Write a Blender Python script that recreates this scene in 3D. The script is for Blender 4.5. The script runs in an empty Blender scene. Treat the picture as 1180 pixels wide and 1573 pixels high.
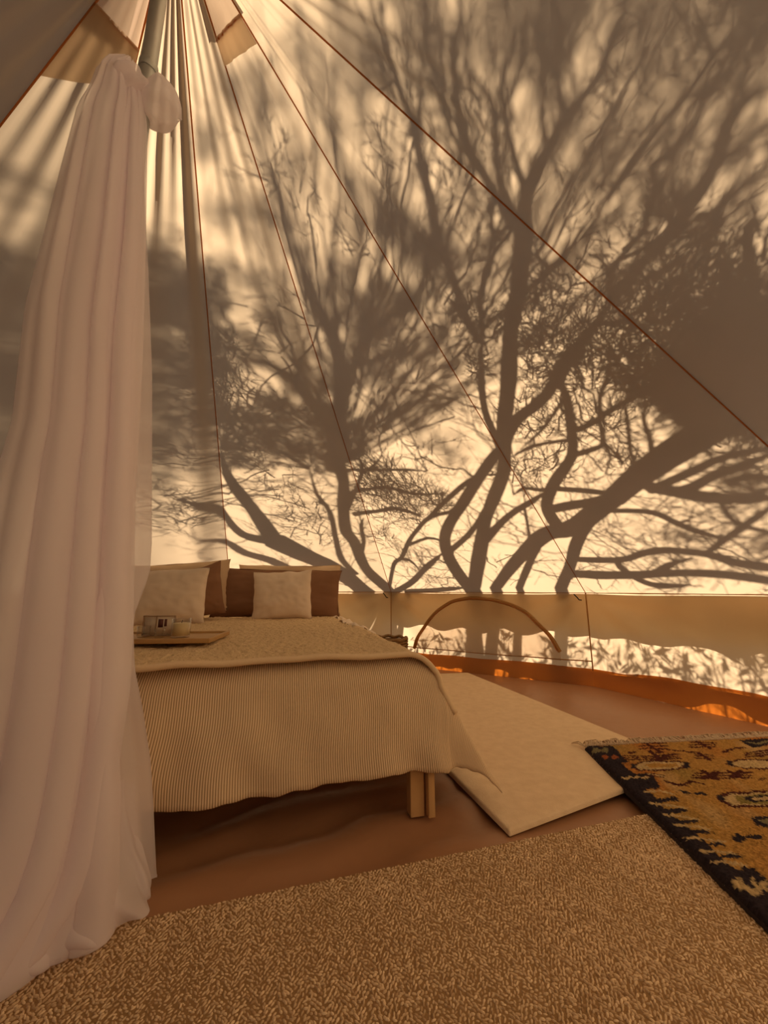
import bpy, bmesh, math, random, json
import numpy as np
from mathutils import Vector, noise
random.seed(7); RNG = np.random.default_rng(7)
SC = bpy.context.scene; COL = SC.collection
PI = math.pi
# ------------------------------------------------------------------ camera, sky, sun, exposure
cd = bpy.data.cameras.new('camera'); cam = bpy.data.objects.new('camera', cd); COL.objects.link(cam)
cam.location = (0, 0, .7); cam.rotation_euler = (PI/2 + .193386, 0, 0)
cd.sensor_fit = 'HORIZONTAL'; cd.sensor_width = 36; cd.lens = 600/1180*36; cd.clip_start = .02; cd.clip_end = 200
SC.camera = cam
AZ_S, EL_S = math.radians(45), math.radians(27)
SUN = Vector((math.cos(EL_S)*math.cos(AZ_S), math.cos(EL_S)*math.sin(AZ_S), math.sin(EL_S)))
wd = bpy.data.worlds.new('sky'); SC.world = wd; wd.use_nodes = True
nt = wd.node_tree; sky = nt.nodes.new('ShaderNodeTexSky'); sky.sky_type = 'NISHITA'; sky.sun_disc = False
sky.sun_elevation = EL_S; sky.sun_rotation = PI/2 - AZ_S; sky.dust_density = 3.0; sky.air_density = 1.0
bg = nt.nodes['Background']; bg.inputs[1].default_value = .07
hs = nt.nodes.new('ShaderNodeHueSaturation'); hs.inputs['Saturation'].default_value = .45
nt.links.new(sky.outputs[0], hs.inputs['Color']); nt.links.new(hs.outputs[0], bg.inputs[0])
sl = bpy.data.lights.new('sun', 'SUN'); sl.energy = 20.5; sl.angle = math.radians(.55); sl.color = (1, .80, .56)
so = bpy.data.objects.new('sun', sl); COL.objects.link(so); so.location = SUN*20
so.rotation_euler = (-SUN).to_track_quat('-Z', 'Y').to_euler()
SC.view_settings.view_transform = 'Standard'; SC.view_settings.look = 'None'
SC.view_settings.exposure = -1.0; SC.view_settings.gamma = 1; SC.view_settings.use_curve_mapping = False
SC.cycles.max_bounces = 12; SC.cycles.diffuse_bounces = 8; SC.cycles.transmission_bounces = 10
SC.cycles.transparent_max_bounces = 24; SC.cycles.use_denoising = True

# ------------------------------------------------------------------ data measured off the site plan (metres)
COR = [[2.3444,1.7063,0.668],[1.5704,3.1033,0.668],[0.072,3.9859,0.668],[-1.5347,3.9831,0.668],[-2.9675,3.1595,0.668],[-3.7123,1.9814,0.668],[-3.788,0.0975,0.668],[-2.9675,-1.3235,0.668],[-1.5465,-2.144,0.668],[0.0945,-2.144,0.668],[1.5155,-1.3235,0.668],[2.336,0.0975,0.668]]
LAT = [0.7844,0.6203,0.0]
TL = [[-0.062,2.224],[-0.101,2.182],[-0.116,2.141],[-0.124,2.057],[-0.139,1.974],[-0.148,1.689],[-0.159,1.343],[-0.144,1.067],[-0.151,0.958],[-0.155,0.705],[-0.156,0.457],[-0.156,0.236],[-0.169,0.12]]
TA = [[-0.033,2.229],[-0.014,2.142],[0.012,2.019],[0.052,1.613],[0.071,1.296],[0.109,0.87],[0.132,0.619],[0.142,0.475],[0.137,0.291],[0.132,0.167],[0.11,0.105],[0.068,0.039],[0.034,0.025]]
TB = [[-0.029,2.19],[0.015,2.021],[0.072,1.625],[0.113,1.312],[0.162,0.824],[0.166,0.74],[0.139,0.627],[0.155,0.503],[0.185,0.394],[0.213,0.272],[0.234,0.126],[0.245,0.042],[0.255,-0.022]]
ARCH = [[0.1227,0.2148],[0.1394,0.2664],[0.1898,0.3858],[0.2435,0.4844],[0.3157,0.56],[0.4087,0.606],[0.5248,0.6202],[0.631,0.589],[0.7172,0.4983],[0.7833,0.3766],[0.835,0.2542],[0.8557,0.1462]]
CEN = np.array((-.726, .918)); RAD = 3.17; WALL_H = .668; APEX = np.array((-.726, .918, 3.03))
COR = np.array(COR)
TREE = json.loads('[[0,1,[[1.698,4.461,1.381,0.0665],[1.547,4.288,1.58,0.0594],[1.467,4.11,1.749,0.048],[1.476,3.939,1.876,0.0418],[1.565,3.702,2.024,0.0387],[1.643,3.499,2.154,0.0358],[1.712,3.343,2.253,0.0341],[1.754,3.29,2.27,0.0353]]],[0,1,[[1.734,4.44,1.381,0.0566],[1.722,4.04,1.687,0.0496],[1.72,3.768,1.898,0.0446],[1.748,3.572,2.041,0.0411],[1.77,3.423,2.153,0.0384],[1.764,3.33,2.229,0.0399],[1.73,3.202,2.318,0.0404]]],[0,0,[[1.76,3.313,2.257,0.0453],[1.727,3.157,2.36,0.0459],[1.715,2.966,2.47,0.0441],[1.694,2.814,2.571,0.0434],[1.678,2.685,2.66,0.0423],[1.68,2.569,2.732,0.0412],[1.676,2.472,2.802,0.0406],[1.668,2.382,2.873,0.0411]]],[0,0,[[1.637,2.405,2.886,0.0174],[1.673,2.46,3.043,0.0175],[1.696,2.494,3.138,0.0181],[1.746,2.548,3.289,0.019],[1.825,2.579,3.4,0.0189],[1.87,2.596,3.45,0.0182],[1.959,2.632,3.542,0.0166],[2.067,2.669,3.62,0.015],[2.174,2.719,3.708,0.0143]]],[0,0,[[1.645,2.391,2.886,0.0143],[1.714,2.451,3.044,0.0151],[1.814,2.503,3.19,0.0141],[1.901,2.535,3.275,0.0128],[1.978,2.594,3.389,0.0097],[2.029,2.678,3.514,0.0095],[2.099,2.721,3.59,0.0106],[2.187,2.788,3.697,0.0095]]],[0,0,[[1.901,2.535,3.275,0.0098],[2.017,2.557,3.325,0.0092],[2.088,2.579,3.37,0.0099],[2.215,2.633,3.469,0.0089],[2.329,2.707,3.588,0.0074]]],[0,0,[[1.668,2.382,2.873,0.03],[1.778,2.4,2.985,0.0266],[1.968,2.436,3.091,0.0209],[2.118,2.482,3.179,0.018],[2.197,2.509,3.217,0.0165],[2.368,2.582,3.315,0.0159],[2.498,2.656,3.417,0.0151],[2.634,2.738,3.518,0.0135],[2.715,2.791,3.582,0.0128]]],[0,0,[[2.118,2.482,3.179,0.0127],[2.338,2.679,3.422,0.0153],[2.575,2.866,3.635,0.0169],[2.774,3.043,3.828,0.0171]]],[0,0,[[1.782,2.41,2.982,0.0139],[1.85,2.471,3.119,0.0136],[2.015,2.58,3.348,0.0124],[2.161,2.654,3.479,0.0108],[2.321,2.734,3.594,0.0091]]],[0,0,[[1.968,2.436,3.091,0.0105],[2.158,2.59,3.308,0.0096],[2.357,2.726,3.479,0.0083],[2.567,2.909,3.696,0.0068]]],[0,0,[[1.732,3.309,2.276,0.0269],[1.709,3.263,2.33,0.028],[1.644,3.154,2.472,0.0262],[1.623,2.943,2.657,0.0217],[1.635,2.864,2.716,0.0199]]],[0,0,[[1.635,2.864,2.716,0.0216],[1.616,2.876,2.753,0.023],[1.592,2.857,2.855,0.023],[1.59,2.816,2.967,0.0224],[1.591,2.787,3.061,0.0217],[1.586,2.77,3.157,0.0215],[1.605,2.743,3.238,0.0211],[1.618,2.727,3.312,0.0205],[1.634,2.713,3.384,0.0201],[1.663,2.699,3.494,0.0195],[1.682,2.689,3.573,0.0218],[1.712,2.679,3.662,0.0212],[1.747,2.677,3.745,0.0204]]],[0,0,[[1.634,2.853,2.726,0.0154],[1.667,2.815,2.84,0.0142],[1.722,2.777,2.93,0.0128],[1.795,2.744,3.01,0.0118],[1.837,2.729,3.065,0.0116],[1.881,2.726,3.189,0.0109],[1.931,2.718,3.234,0.0112],[1.947,2.724,3.302,0.0104]]],[0,0,[[1.707,2.769,3.037,0.0085],[1.771,2.76,3.097,0.008],[1.851,2.757,3.186,0.0071],[1.903,2.757,3.224,0.0069],[1.949,2.769,3.299,0.0065]]],[0,0,[[1.837,2.729,3.065,0.0099],[1.916,2.724,3.118,0.0097],[1.975,2.727,3.189,0.0097],[2.008,2.732,3.254,0.0093]]],[0,0,[[1.634,2.713,3.384,0.0115],[1.841,2.873,3.612,0.0098],[2.176,3.046,3.827,0.0087],[2.456,3.257,4.073,0.0078]]],[0,0,[[1.673,2.46,3.043,0.0102],[1.764,2.581,3.228,0.0099],[1.878,2.729,3.445,0.0102],[2.032,2.856,3.642,0.0105],[2.228,3.001,3.848,0.0096],[2.475,3.167,4.058,0.0082]]],[0,0,[[1.746,2.548,3.289,0.0095],[1.936,2.745,3.539,0.0098],[2.21,2.928,3.762,0.0083],[2.512,3.166,4.03,0.0069]]],[0,0,[[1.775,3.299,2.252,0.0345],[1.764,3.215,2.311,0.0321],[1.796,3.07,2.377,0.0301],[1.861,2.962,2.406,0.0292],[1.91,2.864,2.441,0.0279],[1.937,2.741,2.512,0.0267],[1.982,2.652,2.553,0.0257],[2.021,2.575,2.593,0.0248],[2.054,2.504,2.636,0.0241]]],[0,0,[[2.054,2.504,2.636,0.024],[2.092,2.453,2.664,0.0232],[2.159,2.392,2.702,0.022],[2.22,2.355,2.733,0.0215],[2.272,2.326,2.776,0.0209],[2.308,2.312,2.808,0.0204],[2.351,2.299,2.867,0.0192],[2.388,2.296,2.927,0.0194],[2.444,2.3,2.959,0.0175],[2.51,2.311,2.982,0.016]]],[0,0,[[2.054,2.504,2.636,0.0151],[2.053,2.456,2.712,0.0151],[2.099,2.412,2.74,0.0137],[2.152,2.376,2.769,0.0131],[2.172,2.355,2.806,0.0125],[2.195,2.336,2.852,0.0111],[2.197,2.335,2.903,0.0118],[2.258,2.329,2.917,0.0101],[2.333,2.322,2.957,0.0104],[2.36,2.324,3.011,0.0099],[2.427,2.332,3.03,0.0088],[2.477,2.341,3.071,0.0085],[2.572,2.364,3.109,0.0072]]],[0,0,[[2.196,2.382,2.689,0.0036],[2.157,2.32,2.757,0.003],[2.138,2.271,2.804,0.003]]],[0,0,[[2.308,2.312,2.808,0.0077],[2.535,2.46,2.965,0.0059],[2.729,2.589,3.057,0.0045],[2.899,2.705,3.149,0.0043]]],[0,0,[[2.258,2.329,2.917,0.0035],[2.433,2.531,3.131,0.0032],[2.645,2.732,3.345,0.003]]],[0,0,[[2.296,2.37,2.958,0.0039],[2.684,2.718,3.315,0.003]]],[0,0,[[2.22,2.355,2.733,0.0077],[2.267,2.313,2.725,0.0071],[2.293,2.286,2.723,0.007],[2.33,2.232,2.735,0.0059],[2.379,2.197,2.734,0.0049]]],[0,0,[[2.092,2.453,2.664,0.0101],[2.137,2.358,2.613,0.0088],[2.147,2.234,2.586,0.0072],[2.137,2.105,2.572,0.0053]]],[0,0,[[2.021,2.575,2.593,0.0122],[2.099,2.513,2.57,0.0113],[2.141,2.325,2.551,0.0085],[2.172,2.201,2.536,0.0068],[2.184,2.083,2.536,0.0052]]],[0,0,[[1.744,2.595,2.667,0.0096],[1.837,2.522,2.781,0.008],[1.915,2.481,2.831,0.0064],[2.068,2.431,2.847,0.0048],[2.14,2.413,2.861,0.0044]]],[0,1,[[1.857,4.306,1.353,0.0461],[1.923,4.052,1.52,0.0498],[1.996,3.849,1.648,0.0543],[2.079,3.681,1.75,0.0631],[2.187,3.519,1.775,0.0677],[2.231,3.341,1.832,0.0619],[2.276,3.128,1.909,0.0618]]],[0,0,[[2.276,3.128,1.909,0.0641],[2.325,2.954,1.998,0.0634],[2.391,2.803,2.075,0.0636],[2.461,2.689,2.134,0.0635],[2.536,2.58,2.194,0.0629],[2.579,2.448,2.233,0.0601]]],[0,1,[[2.299,4.046,1.352,0.0447],[2.296,3.838,1.52,0.0423],[2.247,3.593,1.671,0.0398],[2.235,3.369,1.791,0.0373],[2.248,3.222,1.859,0.036]]],[0,1,[[2.025,4.208,1.353,0.0286],[2.049,3.88,1.607,0.0261],[2.084,3.733,1.715,0.0255]]],[0,0,[[2.15,3.58,1.767,0.0596],[2.057,3.508,1.871,0.0516],[2.013,3.42,1.943,0.0402],[2.001,3.249,2.029,0.0348],[2.017,3.02,2.127,0.0283],[1.95,2.854,2.258,0.0242],[1.896,2.76,2.346,0.0213],[1.868,2.719,2.39,0.0195],[1.87,2.62,2.441,0.0167]]],[0,0,[[2.017,3.02,2.127,0.0192],[2.119,2.955,2.154,0.016],[2.156,2.917,2.178,0.0125],[2.139,2.869,2.269,0.0113],[2.116,2.884,2.315,0.0115]]],[0,0,[[1.968,2.901,2.224,0.0177],[2.035,2.843,2.232,0.0162],[2.13,2.715,2.283,0.0142],[2.188,2.656,2.304,0.0136],[2.276,2.614,2.308,0.0127]]],[0,0,[[2.074,2.788,2.253,0.0128],[2.052,2.717,2.332,0.0115],[2.059,2.626,2.406,0.0099],[2.035,2.565,2.489,0.0085]]],[0,0,[[2.158,2.712,2.272,0.0104],[2.213,2.784,2.228,0.0103],[2.319,2.938,2.136,0.0105],[2.407,3.011,2.072,0.0107]]],[0,0,[[2.364,2.879,2.039,0.0149],[2.31,2.791,2.151,0.0128],[2.259,2.735,2.242,0.0111],[2.254,2.664,2.305,0.0099]]],[0,0,[[2.014,2.975,2.212,0.0131],[1.886,3.133,2.239,0.0114],[1.803,3.314,2.228,0.0101]]],[0,0,[[2.016,3.293,1.999,0.0167],[1.974,3.389,2.024,0.0161],[1.917,3.478,2.065,0.0134],[1.887,3.56,2.048,0.0109]]],[0,0,[[1.748,3.972,1.758,0.0331],[1.872,3.707,1.917,0.0264],[1.998,3.539,1.999,0.0217],[2.036,3.413,2.033,0.0184]]],[0,0,[[1.521,4.181,1.708,0.0258],[1.629,3.967,1.808,0.0219],[1.676,3.812,1.893,0.0188],[1.703,3.635,2.001,0.0163]]],[0,0,[[1.95,3.588,1.98,0.0102],[2.045,3.798,1.77,0.0094],[2.09,3.881,1.684,0.0091]]],[0,0,[[2.063,3.502,1.914,0.035],[2.148,3.345,1.915,0.0348],[2.22,3.223,1.912,0.0337],[2.271,3.091,1.927,0.032]]],[0,0,[[2.03,3.306,2.009,0.0199],[2.153,3.187,1.97,0.0214],[2.271,3.091,1.927,0.0229]]],[0,0,[[1.896,2.76,2.346,0.0105],[1.889,2.909,2.305,0.0095],[1.879,3.014,2.278,0.0089],[1.828,3.223,2.245,0.0075]]],[0,0,[[2.156,2.917,2.178,0.0096],[2.222,2.97,2.127,0.0077],[2.261,3.105,2.066,0.0063]]],[0,0,[[2.261,3.227,1.848,0.0173],[2.476,3.187,1.891,0.0177],[2.601,3.192,1.902,0.0178],[2.761,3.244,1.889,0.018],[2.968,3.294,1.888,0.0194],[3.105,3.31,1.905,0.0202]]],[0,0,[[2.315,3.751,1.582,0.0294],[2.614,3.639,1.661,0.0285],[2.745,3.544,1.749,0.0264],[2.874,3.499,1.805,0.0296],[3.115,3.495,1.859,0.0312],[3.321,3.539,1.876,0.0323],[3.544,3.561,1.93,0.0333]]],[0,0,[[2.362,3.92,1.482,0.0463],[2.674,3.832,1.578,0.044],[2.965,3.751,1.699,0.0353],[3.033,3.685,1.79,0.0284],[3.156,3.634,1.888,0.0282]]],[0,0,[[2.965,3.751,1.699,0.0383],[3.254,3.651,1.791,0.0355],[3.603,3.634,1.863,0.0329]]],[0,0,[[2.614,3.639,1.661,0.018],[2.709,3.752,1.647,0.0265],[3.08,3.936,1.686,0.029],[3.428,3.985,1.849,0.0233]]],[0,0,[[3.115,3.495,1.859,0.0203],[3.284,3.457,2.086,0.0208],[3.506,3.467,2.335,0.0214]]],[0,0,[[2.381,2.971,1.954,0.0312],[2.637,3.032,2.012,0.0291],[2.815,3.02,2.149,0.0245],[2.934,3.033,2.22,0.0241],[3.159,3.069,2.37,0.0227]]],[0,0,[[2.402,2.987,1.934,0.0255],[2.52,2.971,2.017,0.024],[2.654,2.964,2.111,0.0226],[2.841,2.976,2.237,0.0216],[3.145,3.053,2.38,0.0206]]],[0,0,[[2.449,2.989,1.964,0.0369],[2.571,3.026,1.988,0.0365],[2.909,3.128,2.071,0.035],[3.294,3.235,2.219,0.0322]]],[0,0,[[2.909,3.128,2.071,0.0135],[3.212,3.376,2.101,0.0155],[3.607,3.592,2.221,0.0151]]],[0,0,[[2.906,3.055,2.137,0.0208],[3.07,3.093,2.232,0.0168],[3.242,3.171,2.278,0.0125]]],[1,1,[[1.002,4.915,1.35,0.053],[0.848,4.745,1.514,0.0463],[0.777,4.612,1.639,0.0402],[0.738,4.421,1.817,0.0404],[0.691,4.321,1.914,0.0388],[0.706,4.149,2.077,0.0369],[0.748,3.963,2.256,0.038],[0.742,3.835,2.384,0.0406],[0.724,3.719,2.504,0.0418]]],[1,1,[[0.717,4.898,1.363,0.0757],[0.648,4.813,1.458,0.0806],[0.5,4.679,1.623,0.0903],[0.317,4.585,1.766,0.0977],[0.154,4.492,1.907,0.0994]]],[1,0,[[0.154,4.492,1.907,0.0686],[0.103,4.315,2.071,0.0597],[0.049,4.181,2.198,0.0534],[-0.004,4.066,2.309,0.044],[-0.022,3.963,2.408,0.033],[0.003,3.839,2.527,0.0235]]],[1,0,[[0.154,4.492,1.907,0.0532],[-0.056,4.48,1.946,0.0498],[-0.137,4.411,2.016,0.0361],[-0.17,4.321,2.101,0.0277],[-0.235,4.163,2.207,0.0241],[-0.373,4.085,2.224,0.0287]]],[1,0,[[0.205,4.786,1.623,0.0514],[0.161,4.797,1.816,0.0497],[0.091,4.87,1.973,0.0453],[0.08,4.875,2.116,0.0372],[0.063,4.874,2.257,0.0287]]],[1,0,[[0.71,4.746,1.538,0.0316],[0.632,4.617,1.685,0.0255],[0.633,4.465,1.848,0.0205],[0.665,4.233,2.105,0.0182],[0.617,4.119,2.248,0.0168],[0.637,3.975,2.423,0.0136]]],[1,0,[[0.77,4.515,1.716,0.0177],[0.813,4.403,1.823,0.0151],[0.812,4.281,1.939,0.0121],[0.848,4.209,2.01,0.0102]]],[1,0,[[0.699,4.18,2.032,0.0162],[0.84,3.939,2.242,0.0156],[0.881,3.851,2.296,0.015],[0.891,3.774,2.354,0.0159],[0.868,3.714,2.415,0.0161]]],[1,0,[[0.881,3.851,2.296,0.0136],[0.978,3.76,2.33,0.0107],[1.055,3.666,2.374,0.0082]]],[1,0,[[0.736,4.045,2.179,0.0165],[0.902,3.995,2.213,0.0158],[1.115,3.9,2.214,0.0152],[1.319,3.879,2.17,0.0138],[1.557,3.794,2.161,0.0111]]],[1,0,[[0.797,3.878,2.339,0.0136],[0.978,3.826,2.331,0.0129],[1.223,3.738,2.313,0.0115],[1.409,3.686,2.291,0.0105]]],[1,0,[[0.778,4.184,2.035,0.0219],[1.017,4.162,2.085,0.0194],[1.215,4.105,2.122,0.0188],[1.473,4.133,2.106,0.0173]]],[1,1,[[0.95,4.826,1.36,0.0185],[1.01,4.507,1.581,0.0193],[1.083,4.399,1.636,0.0191],[1.152,4.199,1.764,0.0184],[1.221,4.059,1.848,0.0183],[1.321,3.906,1.933,0.0195],[1.481,3.802,1.966,0.0204],[1.524,3.746,1.997,0.0182]]],[1,0,[[1.322,3.907,1.934,0.0186],[1.406,3.757,2.011,0.0179],[1.527,3.571,2.103,0.017],[1.603,3.471,2.15,0.0166]]],[1,1,[[1.002,4.875,1.309,0.0336],[1.175,4.646,1.417,0.0302],[1.298,4.412,1.546,0.0275],[1.43,4.19,1.668,0.026]]],[1,1,[[1.127,4.782,1.322,0.0313],[1.361,4.651,1.347,0.0298],[1.656,4.478,1.387,0.0281]]],[1,0,[[1.084,4.407,1.631,0.0178],[1.17,4.395,1.617,0.0164],[1.257,4.456,1.558,0.0128]]],[1,0,[[1.152,4.231,1.739,0.0151],[1.326,4.106,1.799,0.0145],[1.473,4.096,1.783,0.0149]]],[2,0,[[2.141,5.323,3.395,0.0395],[2.614,5.6,3.821,0.0434],[3.115,5.953,4.324,0.0554],[3.37,6.189,4.606,0.0603]]],[2,0,[[3.115,5.953,4.324,0.0541],[3.322,6.156,4.685,0.0433],[3.454,6.279,4.896,0.0395],[3.584,6.432,5.113,0.0371],[3.653,6.58,5.243,0.0328]]],[2,0,[[2.832,5.818,3.953,0.0545],[3.066,5.825,4.235,0.0586],[3.372,5.857,4.597,0.0564],[3.635,5.94,4.94,0.0541],[3.816,6.079,5.255,0.0507],[3.998,6.19,5.509,0.0457]]],[2,0,[[3.31,5.868,4.514,0.0469],[3.668,5.99,4.778,0.04],[4.051,6.161,4.955,0.0376],[4.63,6.436,5.231,0.0312],[4.969,6.597,5.417,0.0273]]],[2,0,[[3.452,5.926,4.613,0.0459],[3.842,6.027,4.897,0.0386],[4.177,6.139,5.158,0.0335],[4.439,6.258,5.402,0.0282],[4.757,6.395,5.635,0.0224]]],[2,0,[[3.635,5.94,4.94,0.0227],[4.164,6.188,5.318,0.0196],[4.569,6.433,5.671,0.0169],[4.946,6.649,5.952,0.0139]]],[2,0,[[3.322,6.156,4.685,0.0272],[3.702,6.41,5.097,0.0233],[4.029,6.67,5.466,0.0191],[4.457,6.966,5.886,0.0143]]],[2,0,[[3.492,6.275,4.529,0.0344],[3.907,6.438,4.637,0.0271],[4.298,6.501,4.838,0.0213],[4.647,6.605,4.977,0.0191]]],[2,0,[[3.816,6.079,5.255,0.0321],[4.244,6.42,5.745,0.0274],[4.709,6.771,6.22,0.0227],[5.195,7.119,6.663,0.0187]]],[2,0,[[4.439,6.258,5.402,0.0228],[5.183,6.68,5.896,0.0197],[5.546,6.886,6.121,0.0175],[5.838,7.076,6.332,0.0166]]],[2,0,[[4.946,6.649,5.952,0.0258],[5.212,6.813,6.301,0.0266],[5.487,6.982,6.615,0.0244],[5.777,7.163,6.908,0.0206],[6.09,7.349,7.173,0.019]]],[2,0,[[5.598,6.916,6.17,0.0232],[5.712,7.004,6.421,0.0212],[5.836,7.104,6.661,0.02],[6.01,7.206,6.896,0.0184],[6.2,7.303,7.088,0.0191]]],[2,0,[[4.709,6.771,6.22,0.0211],[5.07,7.046,6.643,0.0183],[5.421,7.272,6.974,0.0156],[5.773,7.511,7.296,0.0139]]],[3,0,[[2.894,4.18,-0.03,0.009],[2.829,4.25,0.518,0.007],[2.808,4.266,1.035,0.004]]],[3,0,[[2.699,4.199,-0.03,0.009],[2.745,4.171,0.517,0.007],[2.771,4.142,1.034,0.004]]],[3,0,[[3.199,4.329,-0.03,0.009],[3.206,4.328,0.631,0.007],[3.202,4.359,1.262,0.004]]],[3,0,[[2.469,3.804,-0.03,0.009],[2.506,3.744,0.354,0.007],[2.552,3.725,0.708,0.004]]],[3,0,[[3.144,4.157,-0.03,0.009],[3.172,4.197,0.666,0.007],[3.203,4.188,1.332,0.004]]],[3,0,[[2.526,3.559,-0.03,0.009],[2.503,3.512,0.406,0.007],[2.534,3.521,0.813,0.004]]],[3,0,[[2.75,3.537,-0.03,0.009],[2.803,3.582,0.463,0.007],[2.815,3.632,0.926,0.004]]],[3,0,[[2.774,3.515,-0.03,0.009],[2.753,3.544,0.406,0.007],[2.695,3.61,0.813,0.004]]],[3,0,[[2.905,3.507,-0.03,0.009],[2.858,3.521,0.536,0.007],[2.834,3.564,1.072,0.004]]],[3,0,[[2.942,3.467,-0.03,0.009],[2.892,3.508,0.437,0.007],[2.893,3.559,0.874,0.004]]],[3,0,[[3.265,3.864,-0.03,0.009],[3.272,3.815,0.564,0.007],[3.227,3.807,1.128,0.004]]],[3,0,[[3.079,3.442,-0.03,0.009],[3.044,3.468,0.571,0.007],[3.027,3.535,1.142,0.004]]],[3,0,[[3.017,3.291,-0.03,0.009],[2.96,3.278,0.525,0.007],[2.943,3.264,1.05,0.004]]],[3,0,[[2.905,3.354,-0.03,0.009],[2.889,3.349,0.462,0.007],[2.894,3.327,0.924,0.004]]],[3,0,[[2.941,3.197,-0.03,0.009],[2.983,3.267,0.549,0.007],[3.018,3.28,1.097,0.004]]],[3,0,[[2.768,3.068,-0.03,0.009],[2.777,3.089,0.419,0.007],[2.84,3.075,0.838,0.004]]],[3,0,[[3.352,3.457,-0.03,0.009],[3.371,3.493,0.604,0.007],[3.403,3.53,1.208,0.004]]],[3,0,[[3.244,3.476,-0.03,0.009],[3.246,3.47,0.58,0.007],[3.273,3.429,1.16,0.004]]],[3,0,[[3.471,3.314,-0.03,0.009],[3.412,3.357,0.613,0.007],[3.375,3.395,1.226,0.004]]],[3,0,[[3.545,3.551,-0.03,0.009],[3.493,3.534,0.688,0.007],[3.465,3.5,1.376,0.004]]],[3,0,[[3.236,3.151,-0.03,0.009],[3.221,3.143,0.522,0.007],[3.198,3.102,1.043,0.004]]],[3,0,[[3.001,2.909,-0.03,0.009],[2.981,2.901,0.453,0.007],[2.96,2.848,0.906,0.004]]],[3,0,[[3.214,3.013,-0.03,0.009],[3.24,2.999,0.512,0.007],[3.223,3.028,1.025,0.004]]],[3,0,[[3.364,3.184,-0.03,0.009],[3.343,3.119,0.602,0.007],[3.361,3.112,1.205,0.004]]],[4,0,[[1.592,5.391,-0.03,0.009],[1.583,5.411,0.546,0.007],[1.585,5.467,1.092,0.004]]],[4,0,[[1.213,4.88,-0.03,0.009],[1.181,4.9,0.348,0.007],[1.16,4.892,0.697,0.004]]],[4,0,[[1.162,4.596,-0.03,0.009],[1.188,4.634,0.409,0.007],[1.248,4.686,0.818,0.004]]],[4,0,[[1.19,4.691,-0.03,0.009],[1.144,4.673,0.273,0.007],[1.115,4.608,0.546,0.004]]],[4,0,[[1.866,4.953,-0.03,0.009],[1.868,5.013,0.516,0.007],[1.851,5.036,1.031,0.004]]],[4,0,[[1.467,4.581,-0.03,0.009],[1.431,4.564,0.337,0.007],[1.373,4.562,0.674,0.004]]],[4,0,[[1.925,4.952,-0.03,0.009],[1.953,4.937,0.534,0.007],[1.924,4.962,1.068,0.004]]],[4,0,[[2.062,5.121,-0.03,0.009],[2.089,5.089,0.618,0.007],[2.128,5.102,1.237,0.004]]],[4,0,[[2.063,4.851,-0.03,0.009],[2.039,4.806,0.486,0.007],[1.98,4.764,0.973,0.004]]],[4,0,[[1.849,4.497,-0.03,0.009],[1.872,4.557,0.438,0.007],[1.9,4.591,0.876,0.004]]],[4,0,[[2.272,4.7,-0.03,0.009],[2.284,4.692,0.522,0.007],[2.253,4.694,1.044,0.004]]],[4,0,[[1.734,4.115,-0.03,0.009],[1.77,4.143,0.41,0.007],[1.821,4.19,0.821,0.004]]],[4,0,[[2.072,4.367,-0.03,0.009],[2.111,4.371,0.364,0.007],[2.172,4.39,0.728,0.004]]],[4,0,[[2.29,4.645,-0.03,0.009],[2.301,4.612,0.486,0.007],[2.319,4.614,0.971,0.004]]],[4,0,[[2.718,4.62,-0.03,0.009],[2.738,4.664,0.555,0.007],[2.793,4.717,1.11,0.004]]],[4,0,[[2.49,4.31,-0.03,0.009],[2.457,4.369,0.486,0.007],[2.455,4.401,0.971,0.004]]],[4,0,[[2.318,4.113,-0.03,0.009],[2.336,4.156,0.437,0.007],[2.412,4.163,0.875,0.004]]],[4,0,[[2.245,4.116,-0.03,0.009],[2.241,4.122,0.323,0.007],[2.284,4.14,0.647,0.004]]],[4,0,[[2.953,4.681,-0.03,0.009],[2.923,4.635,0.635,0.007],[2.917,4.604,1.27,0.004]]],[4,0,[[2.796,4.392,-0.03,0.009],[2.794,4.388,0.47,0.007],[2.745,4.35,0.94,0.004]]]]')
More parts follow.
